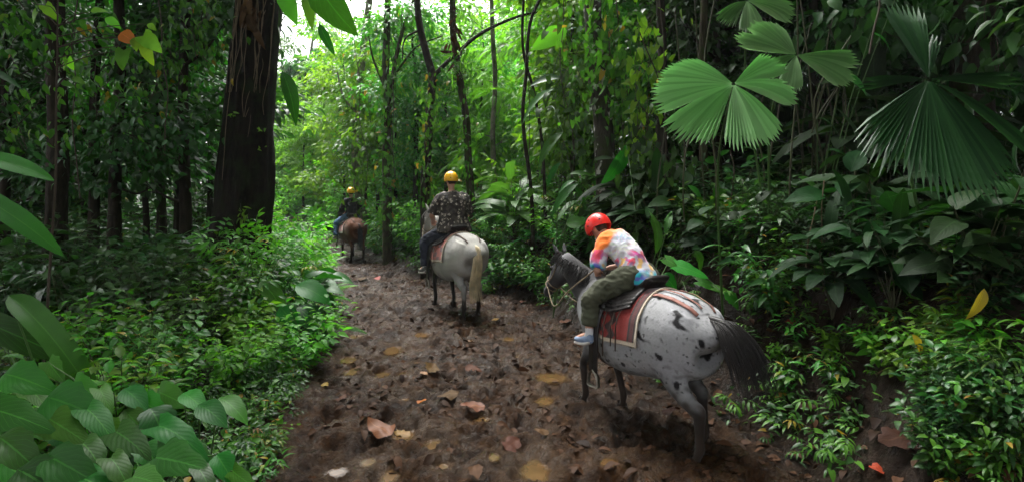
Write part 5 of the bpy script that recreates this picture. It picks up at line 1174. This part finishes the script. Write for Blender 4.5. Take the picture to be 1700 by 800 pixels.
# coats
def coat_spotted(V, nf):
    x, y, z = V.T; n = len(V); C = np.tile(np.array([.31, .31, .315]), (n, 1)); big = n3(V, 3.0, 1.); C = mixa(C, (.30, .30, .32), (big + .1) * 1.2)
    n1 = n3(V, 11.5, 7.); n2 = n3(V, 30, 3.); C = mixa(C, (.20, .20, .21), (n2 - .36) * 5)
    upper = np.clip((x + .9) * 3, 0, 1); C = mixa(C, (.012, .011, .012), ((np.maximum(n1 - .35, n3(V, 34, 5.) * .7 - .33)) * 9) * (x < .2) * (z > .62)); 
    fr = np.clip((x - .42) * 3.2 + (z - 1.0) * .3, 0, 1); C = mixa(C, (.028, .026, .027), fr * 1.1); chst = np.exp(-((x - .62) / .14) ** 2 - ((z - 1.02) / .18) ** 2); C = mixa(C, (.30, .30, .31), chst * 1.2)
    hd = np.exp(-((x - 1.20) / .09) ** 2 - ((z - 1.47) / .12) ** 2); C = mixa(C, (.33, .33, .34), hd * 1.3)
    leg = np.clip((.72 - z) * 5 + big * .6, 0, 1) * (z < .80); C = mixa(C, (.016, .013, .011), leg * .97); mud = np.clip((.52 - z) * 4 + n3(V, 9, 2.) * .9, 0, 1); C = mixa(C, (.014, .009, .006), mud)
    C = mixa(C, (.028, .018, .012), np.clip((.74 - z) * 3 + n3(V, 14, 9.) * 1.4 - .3, 0, 1) * .8); return C
def coat_grey(V, nf):
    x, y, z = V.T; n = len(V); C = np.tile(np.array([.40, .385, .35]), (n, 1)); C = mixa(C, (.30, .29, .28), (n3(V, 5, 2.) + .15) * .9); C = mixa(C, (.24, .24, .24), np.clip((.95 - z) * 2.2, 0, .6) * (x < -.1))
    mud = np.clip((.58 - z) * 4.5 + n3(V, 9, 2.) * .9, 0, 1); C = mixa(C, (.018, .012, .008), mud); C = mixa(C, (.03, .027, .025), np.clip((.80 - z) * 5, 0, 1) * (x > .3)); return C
def coat_brown(V, nf):
    x, y, z = V.T; n = len(V); C = np.tile(np.array([.12, .042, .018]), (n, 1)); C = mixa(C, (.09, .035, .02), (n3(V, 4, 2.) + .2)); C = mixa(C, (.02, .013, .01), np.clip((.60 - z) * 4 + n3(V, 9, 2.) * .5, 0, 1)); return C

GS = lambda x, y: gz(x, y)
NECK_LOW = ((.88, 0, 1.26), (1.05, 0, 1.37), (1.22, 0, 1.47), (1.3, 0, 1.3), (1.55, 0, 1.05))
NECK_UP = ((.80, 0, 1.36), (.93, 0, 1.50), (1.06, 0, 1.62), (1.2, 0, 1.5), (1.44, 0, 1.22))
legs1 = [('h', 1, [(-.40, .18, .74), (-.80, .16, .48), (-.80, .15, .20), (-.74, .15, .035)]), ('h', -1, [(-.30, -.18, .76), (-.56, -.16, .50), (-.60, -.15, .20), (-.54, -.15, .035)]),
         ('f', 1, [(.54, .15, .80), (.68, .15, .44), (.66, .14, .17), (.74, .14, .035)]), ('f', -1, [(.50, -.15, .80), (.50, -.15, .44), (.40, -.14, .19), (.42, -.14, .035)])]
legs2 = [('h', 1, [(-.36, .18, .76), (-.70, .155, .52), (-.68, .15, .20), (-.62, .15, .035)]), ('h', -1, [(-.34, -.18, .76), (-.62, -.155, .52), (-.60, -.15, .20), (-.54, -.15, .035)]),
         ('f', 1, [(.52, .15, .80), (.54, .15, .44), (.52, .14, .17), (.57, .14, .035)]), ('f', -1, [(.52, -.15, .80), (.46, -.15, .44), (.36, -.14, .20), (.38, -.14, .04)])]
legs3 = [('h', 1, [(-.30, .18, .76), (-.58, .155, .52), (-.52, .15, .20), (-.45, .15, .035)]), ('h', -1, [(-.40, -.18, .76), (-.76, -.155, .50), (-.80, -.15, .20), (-.74, -.15, .04)]),
         ('f', 1, [(.52, .15, .80), (.60, .15, .44), (.60, .14, .17), (.66, .14, .035)]), ('f', -1, [(.52, -.15, .80), (.46, -.15, .44), (.36, -.14, .20), (.38, -.14, .04)])]
H1 = (1.22, 5.10, 0); HD1 = 31
horse("grey horse with black spots, dark mane and red blanket in the mud at right", (H1[0], H1[1], -.10), HD1, 1.0, coat_spotted, legs1, NECK_LOW,
      dict(path=[(-.84, 0, 1.22), (-.93, -.01, 1.20), (-1.02, -.03, 1.08), (-1.10, -.05, .92), (-1.16, -.07, .72)], w=.17, n=700), strap=STRAPP, seed=1, bigstrap=True)
H2 = (-1.02, 9.68, 0); HD2 = 30
horse("pale grey horse with a blond tail, middle of the line", (H2[0], H2[1], gz(H2[0], H2[1]) - .04), HD2, 1.05, coat_grey, legs2, NECK_UP,
      dict(path=[(-.83, 0, 1.19), (-.87, 0, 1.10), (-.90, .02, .9), (-.88, .05, .65), (-.90, .03, .36)], w=.085, n=420, core=.7), mane=solid("mane_grey", (.30, .29, .27), .6), hair=HAIR_BL, seed=2, blanket=1, strap=STRAPB)
H3 = (-5.08, 17.2, 0); HD3 = 31
horse("brown horse with a black tail, farthest along the trail", (H3[0], H3[1], gz(H3[0], H3[1]) - .04), HD3, 1.0, coat_brown, legs3, NECK_LOW,
      dict(path=[(-.83, 0, 1.18), (-.88, -.01, 1.08), (-.89, -.02, .9), (-.88, -.02, .65), (-.87, -.02, .42)], w=.075, n=300), seed=3, blanket=1, strap=STRAPB)

# shirts
def tiedye(V):
    x, y, z = V.T; n = len(V); C = np.tile(np.array([.55, .52, .58]), (n, 1)); na = n3(V, 6, 1.); nb = n3(V, 13, 4.); nc = n3(V, 24, 9.)
    c = np.array([.26, .02, 1.70]); r = np.sqrt((x - c[0]) ** 2 + (y - c[1]) ** 2 + (z - c[2]) ** 2); a = np.arctan2(z - c[2], y - c[1] + (x - c[0]))
    rays = np.sin(a * 13 + nb * 3)
    C = mixa(C, (.55, .62, .45), (np.exp(-((r - .15) / .05) ** 2) * (rays > .1)) * .8)
    C = mixa(C, (.55, .08, .30), ((np.exp(-((r - .24) / .05) ** 2) + .35 * (nb > .1)) * (rays > .25) * (nc > -.2)) * .9)
    C = mixa(C, (.02, .35, .85), np.exp(-(r / .055) ** 4) * 1.2); C = mixa(C, (.10, .45, .80), np.exp(-((r - .07) / .035) ** 2) * (rays > 0) * .9)
    C = mixa(C, (.90, .22, .04), (np.exp(-((x - .39) / .12) ** 2 - ((z - 1.74) / .13) ** 2) * 2.2 + na * 1.2 - .7) * 2)
    C = mixa(C, (.75, .10, .22), ((y > .12) & (z < 1.66)) * (nb > -.02) * .95 * (x > .30)); C = mixa(C, (.80, .08, .12), (r > .18) * ((nb > .24)) * .9 * (z < 1.66))
    C = mixa(C, (.75, .42, .06), (nb < -.25) * (z < 1.60) * .8); low = np.clip((1.535 - z + .1 * (x - .1)) * 14 + nb * 1.2, 0, 1); C = mixa(C, (.03, .38, .46), low); C = mixa(C, (.12, .10, .45), low * (nc > .15) * .9)
    return C
TIE = vcol_mat("tie_dye_cotton", .85, .25, 30, .2, .2, .05)
def floral():
    m, t = new_mat("dark_floral_cotton"); p = N(t, "ShaderNodeBsdfPrincipled"); p.inputs['Roughness'].default_value = .85; tc = N(t, "ShaderNodeTexCoord")
    nz = N(t, "ShaderNodeTexNoise"); nz.inputs['Scale'].default_value = 28; t.links.new(tc.outputs['Object'], nz.inputs[0])
    ad = N(t, "ShaderNodeVectorMath", operation='MULTIPLY_ADD'); t.links.new(nz.outputs['Color'], ad.inputs[0]); ad.inputs[1].default_value = (.05, .05, .05); t.links.new(tc.outputs['Object'], ad.inputs[2])
    v = N(t, "ShaderNodeTexVoronoi"); v.inputs['Scale'].default_value = 13; v.inputs['Randomness'].default_value = .8; t.links.new(ad.outputs[0], v.inputs['Vector'])
    v2 = N(t, "ShaderNodeTexVoronoi"); v2.inputs['Scale'].default_value = 46; t.links.new(tc.outputs['Object'], v2.inputs['Vector'])
    f = ramp(t, v.outputs['Distance'], [(.30, (1, 1, 1)), (.36, (0, 0, 0))]); f2 = ramp(t, v2.outputs['Distance'], [(.35, (1, 1, 1)), (.5, (.25, .25, .25))])
    n2 = N(t, "ShaderNodeTexNoise"); n2.inputs['Scale'].default_value = 16; t.links.new(tc.outputs['Object'], n2.inputs[0]); dk = ramp(t, n2.outputs['Fac'], [(.45, (.022, .018, .016)), (.6, (.055, .045, .035))])
    t.links.new(mixc(t, mixc(t, 1.0, f, f2, 'MULTIPLY'), dk, (.50, .44, .36)), p.inputs['Base Color']); out(t, p.outputs[0]); return m
HRED = helmet_mat("helmet_red", (.78, .025, .02)); HYEL = helmet_mat("helmet_yellow", (.88, .46, .005))
OLIVE = solid("trousers_olive", (.062, .066, .040), .9, nscale=12, namt=.25, bump=.3); NAVY = solid("trousers_dark_navy", (.012, .015, .028), .85, nscale=12, namt=.3, bump=.3)
JEAN = solid("jeans_blue", (.08, .15, .28), .85, nscale=16, namt=.35, bump=.3); BLK = solid("shirt_black", (.010, .010, .012), .85, nscale=10, namt=.3, bump=.3)
rider("child in red helmet and tie-dye shirt leaning forward on the spotted horse", (H1[0], H1[1], -.07), HD1, 1.0,
      dict(k=.92, w=.145, d=.115, pelvis=(.06, 0, 1.42), waist=(.15, 0, 1.58), chest=(.33, 0, 1.71), neck=(.47, 0, 1.765), head=(.61, .0, 1.82), hp=R(42), cl=.016, sleeve=.95, cuff=.27,
           armL=[(.38, .165, 1.70), (.35, .245, 1.46), (.52, .10, 1.41)], armR=[(.38, -.165, 1.70), (.40, -.235, 1.48), (.56, -.08, 1.43)], arm=1.0,
           legL=[(.10, .15, 1.40), (.27, .39, 1.22), (.25, .43, .88), (.40, .45, .825)], legR=[(.10, -.15, 1.40), (.27, -.39, 1.22), (.25, -.43, .88), (.40, -.45, .825)], leg=1.0), TIE, OLIVE, HRED, SHOE_BLUE, 1.42, tiedye)
rider("large rider in yellow helmet and dark floral shirt on the pale horse", (H2[0], H2[1], gz(H2[0], H2[1]) - .04), HD2, 1.0,
      dict(k=1.12, w=.27, d=.19, pelvis=(.05, 0, 1.50), waist=(.06, 0, 1.70), chest=(.10, 0, 1.95), neck=(.15, 0, 2.16), head=(.17, .0, 2.345), hp=R(6), cl=.02, sleeve=.95, cuff=.05,
           armL=[(.12, .25, 2.02), (.18, .36, 1.74), (.44, .24, 1.62)], armR=[(.12, -.25, 2.02), (.18, -.34, 1.74), (.42, -.20, 1.62)], arm=1.12,
           legL=[(.08, .13, 1.44), (.46, .37, 1.24), (.36, .42, .80), (.54, .44, .74)], legR=[(.08, -.13, 1.44), (.46, -.37, 1.24), (.36, -.42, .80), (.54, -.44, .74)], leg=1.05), floral(), NAVY, HYEL, SHOE_GREY, 1.15)
rider("rider in yellow helmet, black top and jeans on the brown horse", (H3[0], H3[1], gz(H3[0], H3[1]) - .04), HD3, 1.0,
      dict(k=1.0, w=.165, d=.12, pelvis=(.04, 0, 1.44), waist=(.05, 0, 1.62), chest=(.07, 0, 1.82), neck=(.10, 0, 1.99), head=(.12, .0, 2.15), hp=R(4), cl=.022, sleeve=2, cuff=.05,
           armL=[(.08, .19, 1.88), (.14, .29, 1.64), (.38, .18, 1.54)], armR=[(.08, -.19, 1.88), (.14, -.27, 1.64), (.38, -.15, 1.54)],
           legL=[(.08, .12, 1.39), (.42, .36, 1.18), (.30, .42, .78), (.46, .45, .74)], legR=[(.08, -.12, 1.39), (.42, -.36, 1.18), (.30, -.42, .78), (.46, -.45, .74)]), BLK, JEAN, HYEL, SHOE_GREY, 1.32)

# ------------------------------------------------------------------ near plants, ground cover, litter
def hit(px, py):
    """the ground point seen at a pixel"""
    Ys = np.linspace(2.3, 45, 1800); xs = (px - 850) / F * Ys; zr = CH - (py - HY) / F * Ys
    g_ = ground_h(xs, Ys, False); k = np.nonzero(g_ >= zr)[0]
    if len(k) == 0: return None
    i = k[0]; return Vector((xs[i], Ys[i], g_[i]))
def put(kind, px, py, sc, label, cat="plant", group=None, rz=None, dz=0):
    h = hit(px, py); o = place(kind, h.x, h.y, rz=rz, sc=sc, rs=srs); o.location.z += dz
    o['label'] = label; o['category'] = cat
    if group: o['group'] = group
    elif 'group' in o: del o['group']
    return o
# bush in front of the thick trunk
for k, (px, py, sc, kd, lb) in enumerate([
    (350, 560, .62, 's_bri', "bright small-leaved bush at the left foot of the thick trunk"), (400, 575, .62, 's_bri', "bright small-leaved bush directly below the thick trunk"), (440, 585, .66, 's_low', "low pale seedling below the bush at the trail edge"),
    (470, 570, .70, 's_mid', "dense green bush at the left edge of the trail"), (505, 545, .72, 's_big', "broad-leaved bush overhanging the left edge of the trail"), (430, 540, .80, 's_mid2', "bush of narrow leaf sprays in front of the thick trunk"),
    (490, 505, .68, 's_bri2', "pale spray-leaved bush right of the thick trunk's foot"), (520, 515, .5, 's_fernb', "feathery plant arching over the trail right of the thick trunk"), (330, 520, .8, 's_mid', "green bush at the far left of the trunk's foot"), (300, 545, .7, 's_dark', "dark bush left of the bare soil patch by the trunk"),
    (380, 525, .72, 's_lowl', "narrow-leaved herb beside the trunk's flared base"), (530, 480, .42, 's_yel', "light narrow-leaved plant at the trail edge before the brown horse"), (485, 478, .7, 's_bri2', "tall pale spray bush right of the thick trunk"), (460, 500, .9, 's_bri', "bright bush hiding the right foot of the thick trunk"),
    (540, 560, .42, 's_fern', "small grey-green fern spreading onto the trail edge")]): put(kd, px, py, sc * 1.4, lb)
for k, (px, Y, sc, kd, lb) in enumerate([(345, 8.4, .95, 's_mid', "tall green bush hiding the left foot of the thick trunk"), (385, 8.3, .85, 's_bri', "tall bright bush in front of the thick trunk's foot"), (425, 8.4, 1.0, 's_bri2', "tall spray-leaved bush before the right half of the thick trunk"), (462, 8.8, 1.0, 's_bri', "tall bright bush beside the right edge of the thick trunk"), (478, 10.2, 1.0, 's_bri2', "tall pale spray bush between thick trunk and brown horse"), (315, 8.8, 1.1, 's_dark', "tall dark bush just left of the thick trunk")]):
    x = (px - 850) / F * Y; o = place(kd, x, Y, sc=sc, rs=srs); o['label'] = lb; o['category'] = 'plant'
# bright plants around the mid left of the trail
def many(kinds, pts_box, n, sc, label, cat, seed, excl=None):
    g = random.Random(seed); c = 0; t_ = 0
    while c < n and t_ < n * 30:
        t_ += 1; px = g.uniform(*pts_box[0]); py = g.uniform(*pts_box[1]); h = hit(px, py)
        if h is None or (excl and excl(px, py)): continue
        if not ok_pos(h.x, h.y, -.12): continue
        kd = g.choice(kinds); o = place(kd, h.x, h.y, sc=g.uniform(*sc), rs=g); o['label'] = KN[kd] + " " + label; o['category'] = cat; o['group'] = KN[kd] + "s " + label; c += 1
many(['s_low', 's_lowl', 's_mid'], ((90, 330), (560, 680)), 34, (.5, .95), "on the ground above the big bottom-left leaves", "plant", 1)
many(['s_low', 's_lowl', 's_bri'], ((300, 540), (560, 700)), 34, (.35, .75), "along the left edge of the trail", "plant", 2)
many(['s_low', 's_lowl'], ((380, 470), (690, 800)), 14, (.35, .6), "at the bottom left edge of the trail", "plant", 3)
many(['s_dark', 's_dark2', 's_mid', 's_fern'], ((-40, 300), (440, 560)), 46, (.55, .9), "in the shaded thicket left of the trail", "plant", 4)
many(['s_mid', 's_low', 's_bri', 's_lowl'], ((-30, 330), (610, 790)), 30, (.5, .8), "behind the bottom-left broad leaves", "plant", 5)
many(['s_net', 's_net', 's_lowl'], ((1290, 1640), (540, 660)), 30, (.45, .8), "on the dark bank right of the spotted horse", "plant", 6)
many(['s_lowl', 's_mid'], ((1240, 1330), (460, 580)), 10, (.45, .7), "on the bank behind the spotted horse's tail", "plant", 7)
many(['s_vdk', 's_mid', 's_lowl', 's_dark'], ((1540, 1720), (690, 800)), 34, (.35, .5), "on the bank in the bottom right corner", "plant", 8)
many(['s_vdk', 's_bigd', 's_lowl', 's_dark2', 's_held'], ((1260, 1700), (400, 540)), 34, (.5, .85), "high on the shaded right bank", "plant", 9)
many(['s_low', 's_mid', 's_lowl', 's_fern'], ((800, 930), (400, 490)), 30, (.5, .85), "at the foot of the bank before the spotted horse", "plant", 10)
many(['s_low', 's_mid', 's_big', 's_lowl'], ((620, 740), (380, 440)), 22, (.5, .9), "beside the trail right of the brown horse", "plant", 12)
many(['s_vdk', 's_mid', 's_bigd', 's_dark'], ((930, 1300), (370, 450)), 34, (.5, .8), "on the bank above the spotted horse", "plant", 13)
many(['s_fernb', 's_yel', 's_fern'], ((450, 545), (380, 470)), 22, (.5, .9), "left of the brown horse beside the trail", "plant", 14)
# grass tufts
def P_grass():
    r = empty("grass_tuft", (0, 0, 0)); q = QB(); n = 46; g = np.random.RandomState(2); a = g.rand(n) * 6.28; D = np.stack([np.cos(a) * .55, np.sin(a) * .55, .5 + g.rand(n)], 1); q.inst(T_GR, D, np.tile([0, 0, 1.], (n, 1)), g.normal(size=(n, 3)) * [.03, .03, 0], g.uniform(.15, .42, n)); q.build("blades", L_GRASS, r); proto('s_grass', r)
P_grass(); KN['s_grass'] = "tuft of thin green grass"
many(['s_grass'], ((330, 470), (600, 700)), 12, (.6, 1), "at the left edge of the trail", "grass tuft", 15)
many(['s_grass'], ((1620, 1700), (560, 640)), 5, (.9, 1.3), "on the bank at the far right", "grass tuft", 16)

# low ground cover, one countless mass per side
def carpet(label, area, n, seed, mats, size=(.05, .11), hz=(.02, .22)):
    g = np.random.RandomState(seed); q = QB(); X = []; c = 0
    xs = g.uniform(area[0], area[1], n * 6); ys = area[2] + (area[3] - area[2]) * g.rand(n * 6) ** 1.35
    l = np.interp(ys, LE[:, 0], LE[:, 1]); r = np.interp(ys, RE[:, 0], RE[:, 1]); dn = fbm(xs * 1.1, ys * 1.1, 3, seed)
    k = (((xs < l + .05) | (xs > r + .25)) & (dn > area[4])); xs = xs[k][:n]; ys = ys[k][:n]; zs = ground_h(xs, ys, False)
    o0 = np.array([xs.mean(), ys.mean(), 0])
    for j in range(7):
        m = len(xs); a = g.rand(m) * 6.28; P = np.stack([xs, ys, zs + g.uniform(*hz, m)], 1) + g.normal(size=(m, 3)) * [.06, .06, .0] - o0; D = np.stack([np.cos(a), np.sin(a), g.uniform(-.2, .5, m)], 1); Nn = np.tile([0, 0, 1.], (m, 1)) + g.normal(size=(m, 3)) * .35
        q.inst((T_OV, T_LA, T_OV, T_HE, T_OV, T_SPRAY, T_LA)[j], D, Nn, P, g.uniform(*size, m) * (2 if j == 5 else 1), m=j % len(mats))
    o = q.build("ground_cover", mats); o.location = o0; tag(o, label, "ground cover", kind='stuff')
carpet("carpet of small green seedlings left of the trail", (-11, -1.6, 2.6, 17, .42), 5200, 3, [L_MID, L_DARK])
carpet("patchy dark seedlings and creepers on the right bank", (.5, 8, 3.0, 15, .50), 2600, 4, [L_DARK, L_MID])
carpet("bright undergrowth beside the far trail", (-22, 2, 16, 40, .3), 5200, 5, [L_BRI, L_MID], (.12, .26), (.05, .6))
# leaf litter and sticks on the mud
def litter():
    g = np.random.RandomState(9); q = QB(); n = 7000; ys = 3 + 15 * g.rand(n) ** 1.5; l = np.interp(ys, LE[:, 0], LE[:, 1]) - 1.6; r = np.interp(ys, RE[:, 0], RE[:, 1]) + 3.0
    xs = l + (r - l) * g.rand(n); dn = fbm(xs * .9, ys * .9, 3, 77); dr = xs - np.interp(ys, RE[:, 0], RE[:, 1]); dl = np.interp(ys, LE[:, 0], LE[:, 1]) - xs; k = (dn > .44) | (dr > -.3) | (dl > -.1); xs, ys = xs[k], ys[k]; m = len(xs)
    zs = ground_h(xs, ys, True) + .012; a = g.rand(m) * 6.28; D = np.stack([np.cos(a), np.sin(a), g.normal(size=m) * .25], 1); P = np.stack([xs, ys, zs], 1); o0 = np.array([0, 9, 0.]); 
    q.inst(T_OV, D, np.tile([0, 0, 1.], (m, 1)) + g.normal(size=(m, 3)) * .4, P - o0, g.uniform(.04, .15, m)); 
    o = q.build("leaf_litter", L_DEADC); o.location = o0; tag(o, "brown rotting leaf litter trodden into the mud", "leaf litter", kind='stuff')
litter()
def fallen(px, py, wpx, mat, label, seed, group=None):
    h = hit(px, py); g = np.random.RandomState(seed); q = QB(); s = wpx * .8 / F * h.y; z = float(ground_h([h.x], [h.y], True)[0]); a = g.rand() * 6.28
    tpl = leaf_tpl('ovate', 9, 3, g.uniform(.5, .8), g.uniform(-.2, .35), g.uniform(-.25, .35), wav=.3, seed=seed); q.inst(tpl, np.array([[math.cos(a), math.sin(a), .12]]), np.array([[g.normal() * .2, -.15, 1.]]), np.array([[-math.cos(a) * s / 2, -math.sin(a) * s / 2, 0]]), [s * 1.1], 1.0, r=np.array([g.rand()]))
    V = q.V[0]; V[:, 2] += (n3(V, 9 / max(s, .1) * .3, seed) * s * .14); q.V[0] = V
    o = q.build("fallen_leaf", mat); o.location = (h.x, h.y, z + .035); tag(o, label, "fallen leaf", group)
for i, (px, py, w_, m_, lb) in enumerate([
    (632, 722, 62, L_ORANGE, "large torn orange leaf on the mud in the bottom middle"), (668, 728, 40, L_ORANGE, "smaller orange leaf touching the large torn one"), (786, 684, 50, L_ORANGE, "big pale brown leaf near a tiny green sprout"), (785, 618, 34, L_DEAD, "curled brown leaf in the middle of the trail"),
    (716, 620, 34, L_DEAD, "folded brown leaf left of the curled one mid trail"), (704, 625, 20, L_ORANGE, "small orange leaf beside the folded brown one"), (822, 536, 16, L_YELLOW, "small yellow leaf behind the pale horse's hooves"), (625, 466, 18, L_RED, "small red leaf on the trail behind the brown horse"),
    (602, 463, 22, L_DEAD, "pale brown leaf left of the small red leaf"), (748, 543, 22, L_DEAD, "brown leaf below the pale horse's left front leg"), (690, 500, 20, L_DEAD, "brown leaf left of the pale horse's belly"), (850, 740, 44, L_DEAD, "dark reddish leaf near the bottom puddles"),
    (790, 790, 44, L_DEAD, "brown leaf at the very bottom edge"), (745, 660, 44, L_DEAD, "dark flat leaf mid trail above the big pale one"), (700, 676, 30, L_RED, "dark red leaf near the center of the lower trail"), (567, 668, 30, L_DEAD, "brown leaf at the left side of the lower trail"),
    (424, 664, 34, L_ORANGE, "orange brown leaf among seedlings at lower left"), (426, 728, 46, L_ORANGE, "wide orange leaf at the left trail edge near the bottom"), (300, 562, 26, L_ORANGE, "orange leaf pair on the bare soil by the bush"), (306, 604, 22, L_ORANGE, "orange leaf below the pair on the bare soil"),
    (1282, 562, 34, L_DEAD, "upright pale brown leaf behind the spotted horse's tail"), (1313, 548, 30, L_RED, "reddish leaf next to the upright brown one on the bank"), (1500, 742, 90, L_DEAD, "long curled dry leaf on the bank at lower right"), (1458, 788, 36, L_RED, "red leaf at the bottom edge of the right bank"),
    (1415, 680, 24, L_DEAD, "small brown leaf low on the right bank"), (1590, 640, 40, L_DEAD, "brown leaf half hidden by bright nettles at right"), (1640, 752, 44, L_RED, "red leaf among the bottom right ferns"), (655, 438, 14, L_DEAD, "brown leaf at the foot of the bank by the brown horse"),
    (905, 512, 20, L_ORANGE, "orange leaf at the foot of the bank left of the spotted horse"), (868, 505, 18, L_DEAD, "brown leaf on the mud right of the pale horse"), (938, 540, 26, L_DEAD, "dark leaf at the spotted horse's chest"), (610, 690, 26, L_DEAD, "brown leaf left of center low on the trail"), (540, 640, 20, L_YELLOW, "yellow leaf at the left trail edge"),
    (1110, 690, 30, L_DEAD, "brown leaf under the spotted horse's belly"), (900, 720, 30, L_DEAD, "brown leaf between lower puddles right of center"), (1270, 730, 36, L_DEAD, "brown leaf right of the spotted horse's hind hoof"), (1340, 690, 40, L_DEAD, "long brown leaf on the lower right bank")]): fallen(px, py, w_, m_, lb, i + 1)
for px, py, w_, lb, sd_ in [(1640, 505, 90, "yellowed leaf hanging upright at the right edge of the bank", 4), (1520, 572, 60, "yellowed leaf lying above the bright nettles", 5), (415, 565, 60, "yellowed leaf inside the bush below the thick trunk", 6), (412, 520, 40, "yellow orange leaf in the middle of the trunk's bush", 7)]:
    h = hit(px, py); Y = min(h.y, 8.2) - .25; q = QB(); b = at(px - 6, py - w_ * .3, Y); tp = at(px + (w_ * .4 if sd_ != 4 else -14), py + w_ * .3, Y - .05); leaf_between(q, b, tp, T_OV2, .55, (0, -1, .3), .5, origin=b); o = q.build("yellow_leaf", L_YELLOW); o.location = b; tag(o, lb, "leaf")
# dead sticks
for i, (px, py, w_, a_, lb) in enumerate([(1360, 490, 110, 1.2, "thin dead stick leaning on the dark right bank"), (1310, 440, 120, .6, "dead stick above the bank behind the horse's tail"), (820, 470, 40, .3, "short stick at the foot of the bank by the pale horse"), (1280, 640, 60, 1.9, "short dark stick low on the right bank"), (640, 450, 50, .7, "thin stick beside the brown horse")]):
    h = hit(px, py); s = w_ / F * h.y; q = QB(); g = np.random.RandomState(i); L = cr([(-math.cos(a_) * s / 2, 0, .02), (0, .02, .05 + abs(math.sin(a_)) * s * .3), (math.cos(a_) * s / 2, .1, .1 + abs(math.sin(a_)) * s * .7)], 5); q.add(*tube_np(L, np.linspace(.008, .004, len(L)), 6)); o = q.build("dead_stick", TWIG); o.location = h; tag(o, lb, "stick")
for k, v in PROTO.items():
    if not v[1]:
        for c in list(v[0].children): bpy.data.objects.remove(c)
        bpy.data.objects.remove(v[0])

# humid forest air
def haze():
    bx = (-300, 300, -30, 310, -8, 60); V = [(x, y, z) for z in bx[4:] for y in bx[2:4] for x in bx[:2]]
    me = bpy.data.meshes.new("haze"); me.from_pydata(V, [], [(0, 2, 3, 1), (4, 5, 7, 6), (0, 1, 5, 4), (2, 6, 7, 3), (0, 4, 6, 2), (1, 3, 7, 5)]); m, t = new_mat("humid_air"); o = t.nodes.new("ShaderNodeOutputMaterial"); v = t.nodes.new("ShaderNodeVolumePrincipled")
    v.inputs['Color'].default_value = (.9, .96, 1, 1); v.inputs['Density'].default_value = .0006; v.inputs['Anisotropy'].default_value = .3; t.links.new(v.outputs[0], o.inputs['Volume'])
    ob = link("haze", me, None, m); ob['kind'] = 'stuff'; ob['label'] = "faint humid haze hanging in the forest air"; ob['category'] = "haze"
haze()

# shrubs past the 290 that show largest become one mass of far undergrowth
def far_undergrowth():
    L = [o for o in bpy.data.objects if o.name.split('.')[0] == 'leafy_shrub' and o.parent is None]
    L.sort(key=lambda o: -o.scale[0] / max(1, o.location.y) * (1 if -60 < pxof(o.location) < 1760 else .3)); rest = L[285:]
    if not rest: return
    V = []; Fq = []; UV = []; RN = []; MI = []; mats = []; n = 0; cache = {}
    for o in rest:
        Mx = Matrix.LocRotScale(o.location, o.rotation_euler, o.scale)
        for ch in o.children:
            me = ch.data
            if me.name not in cache:
                nv, nf = len(me.vertices), len(me.polygons); c = np.zeros(nv * 3, np.float32); me.vertices.foreach_get("co", c); f = np.zeros(nf * 4, np.int32); me.loops.foreach_get("vertex_index", f)
                u = np.zeros(nf * 8, np.float32); me.uv_layers[0].data.foreach_get("uv", u); r = np.zeros(nf, np.float32); me.attributes["rnd"].data.foreach_get("value", r); cache[me.name] = (c.reshape(-1, 3), f.reshape(-1, 4), u.reshape(-1, 2), r)
            c, f, u, r = cache[me.name]; m_ = me.materials[0]
            if m_ not in mats: mats.append(m_)
            A = np.array(Mx); V.append(c @ A[:3, :3].T + A[:3, 3]); Fq.append(f + n); n += len(c); UV.append(u); RN.append(r); MI.append(np.full(len(f), mats.index(m_)))
    V = np.concatenate(V); o0 = V.mean(0); o0[2] = 0; me = mesh_np("far_undergrowth", V - o0, np.concatenate(Fq), None, np.concatenate(RN), np.concatenate(MI))
    uv = me.uv_layers.new(name="UVMap"); uv.data.foreach_set("uv", np.concatenate(UV).ravel())
    ob = link("far_undergrowth", me, None, mats); ob.location = o0; tag(ob, "dense mass of leafy undergrowth deep between the far trees", "undergrowth", kind='stuff')
    for o in rest:
        for ch in list(o.children): bpy.data.objects.remove(ch)
        bpy.data.objects.remove(o)
far_undergrowth()
print("OBJECTS", len(bpy.data.objects), "POLYS", sum(len(m.polygons) for m in bpy.data.meshes))
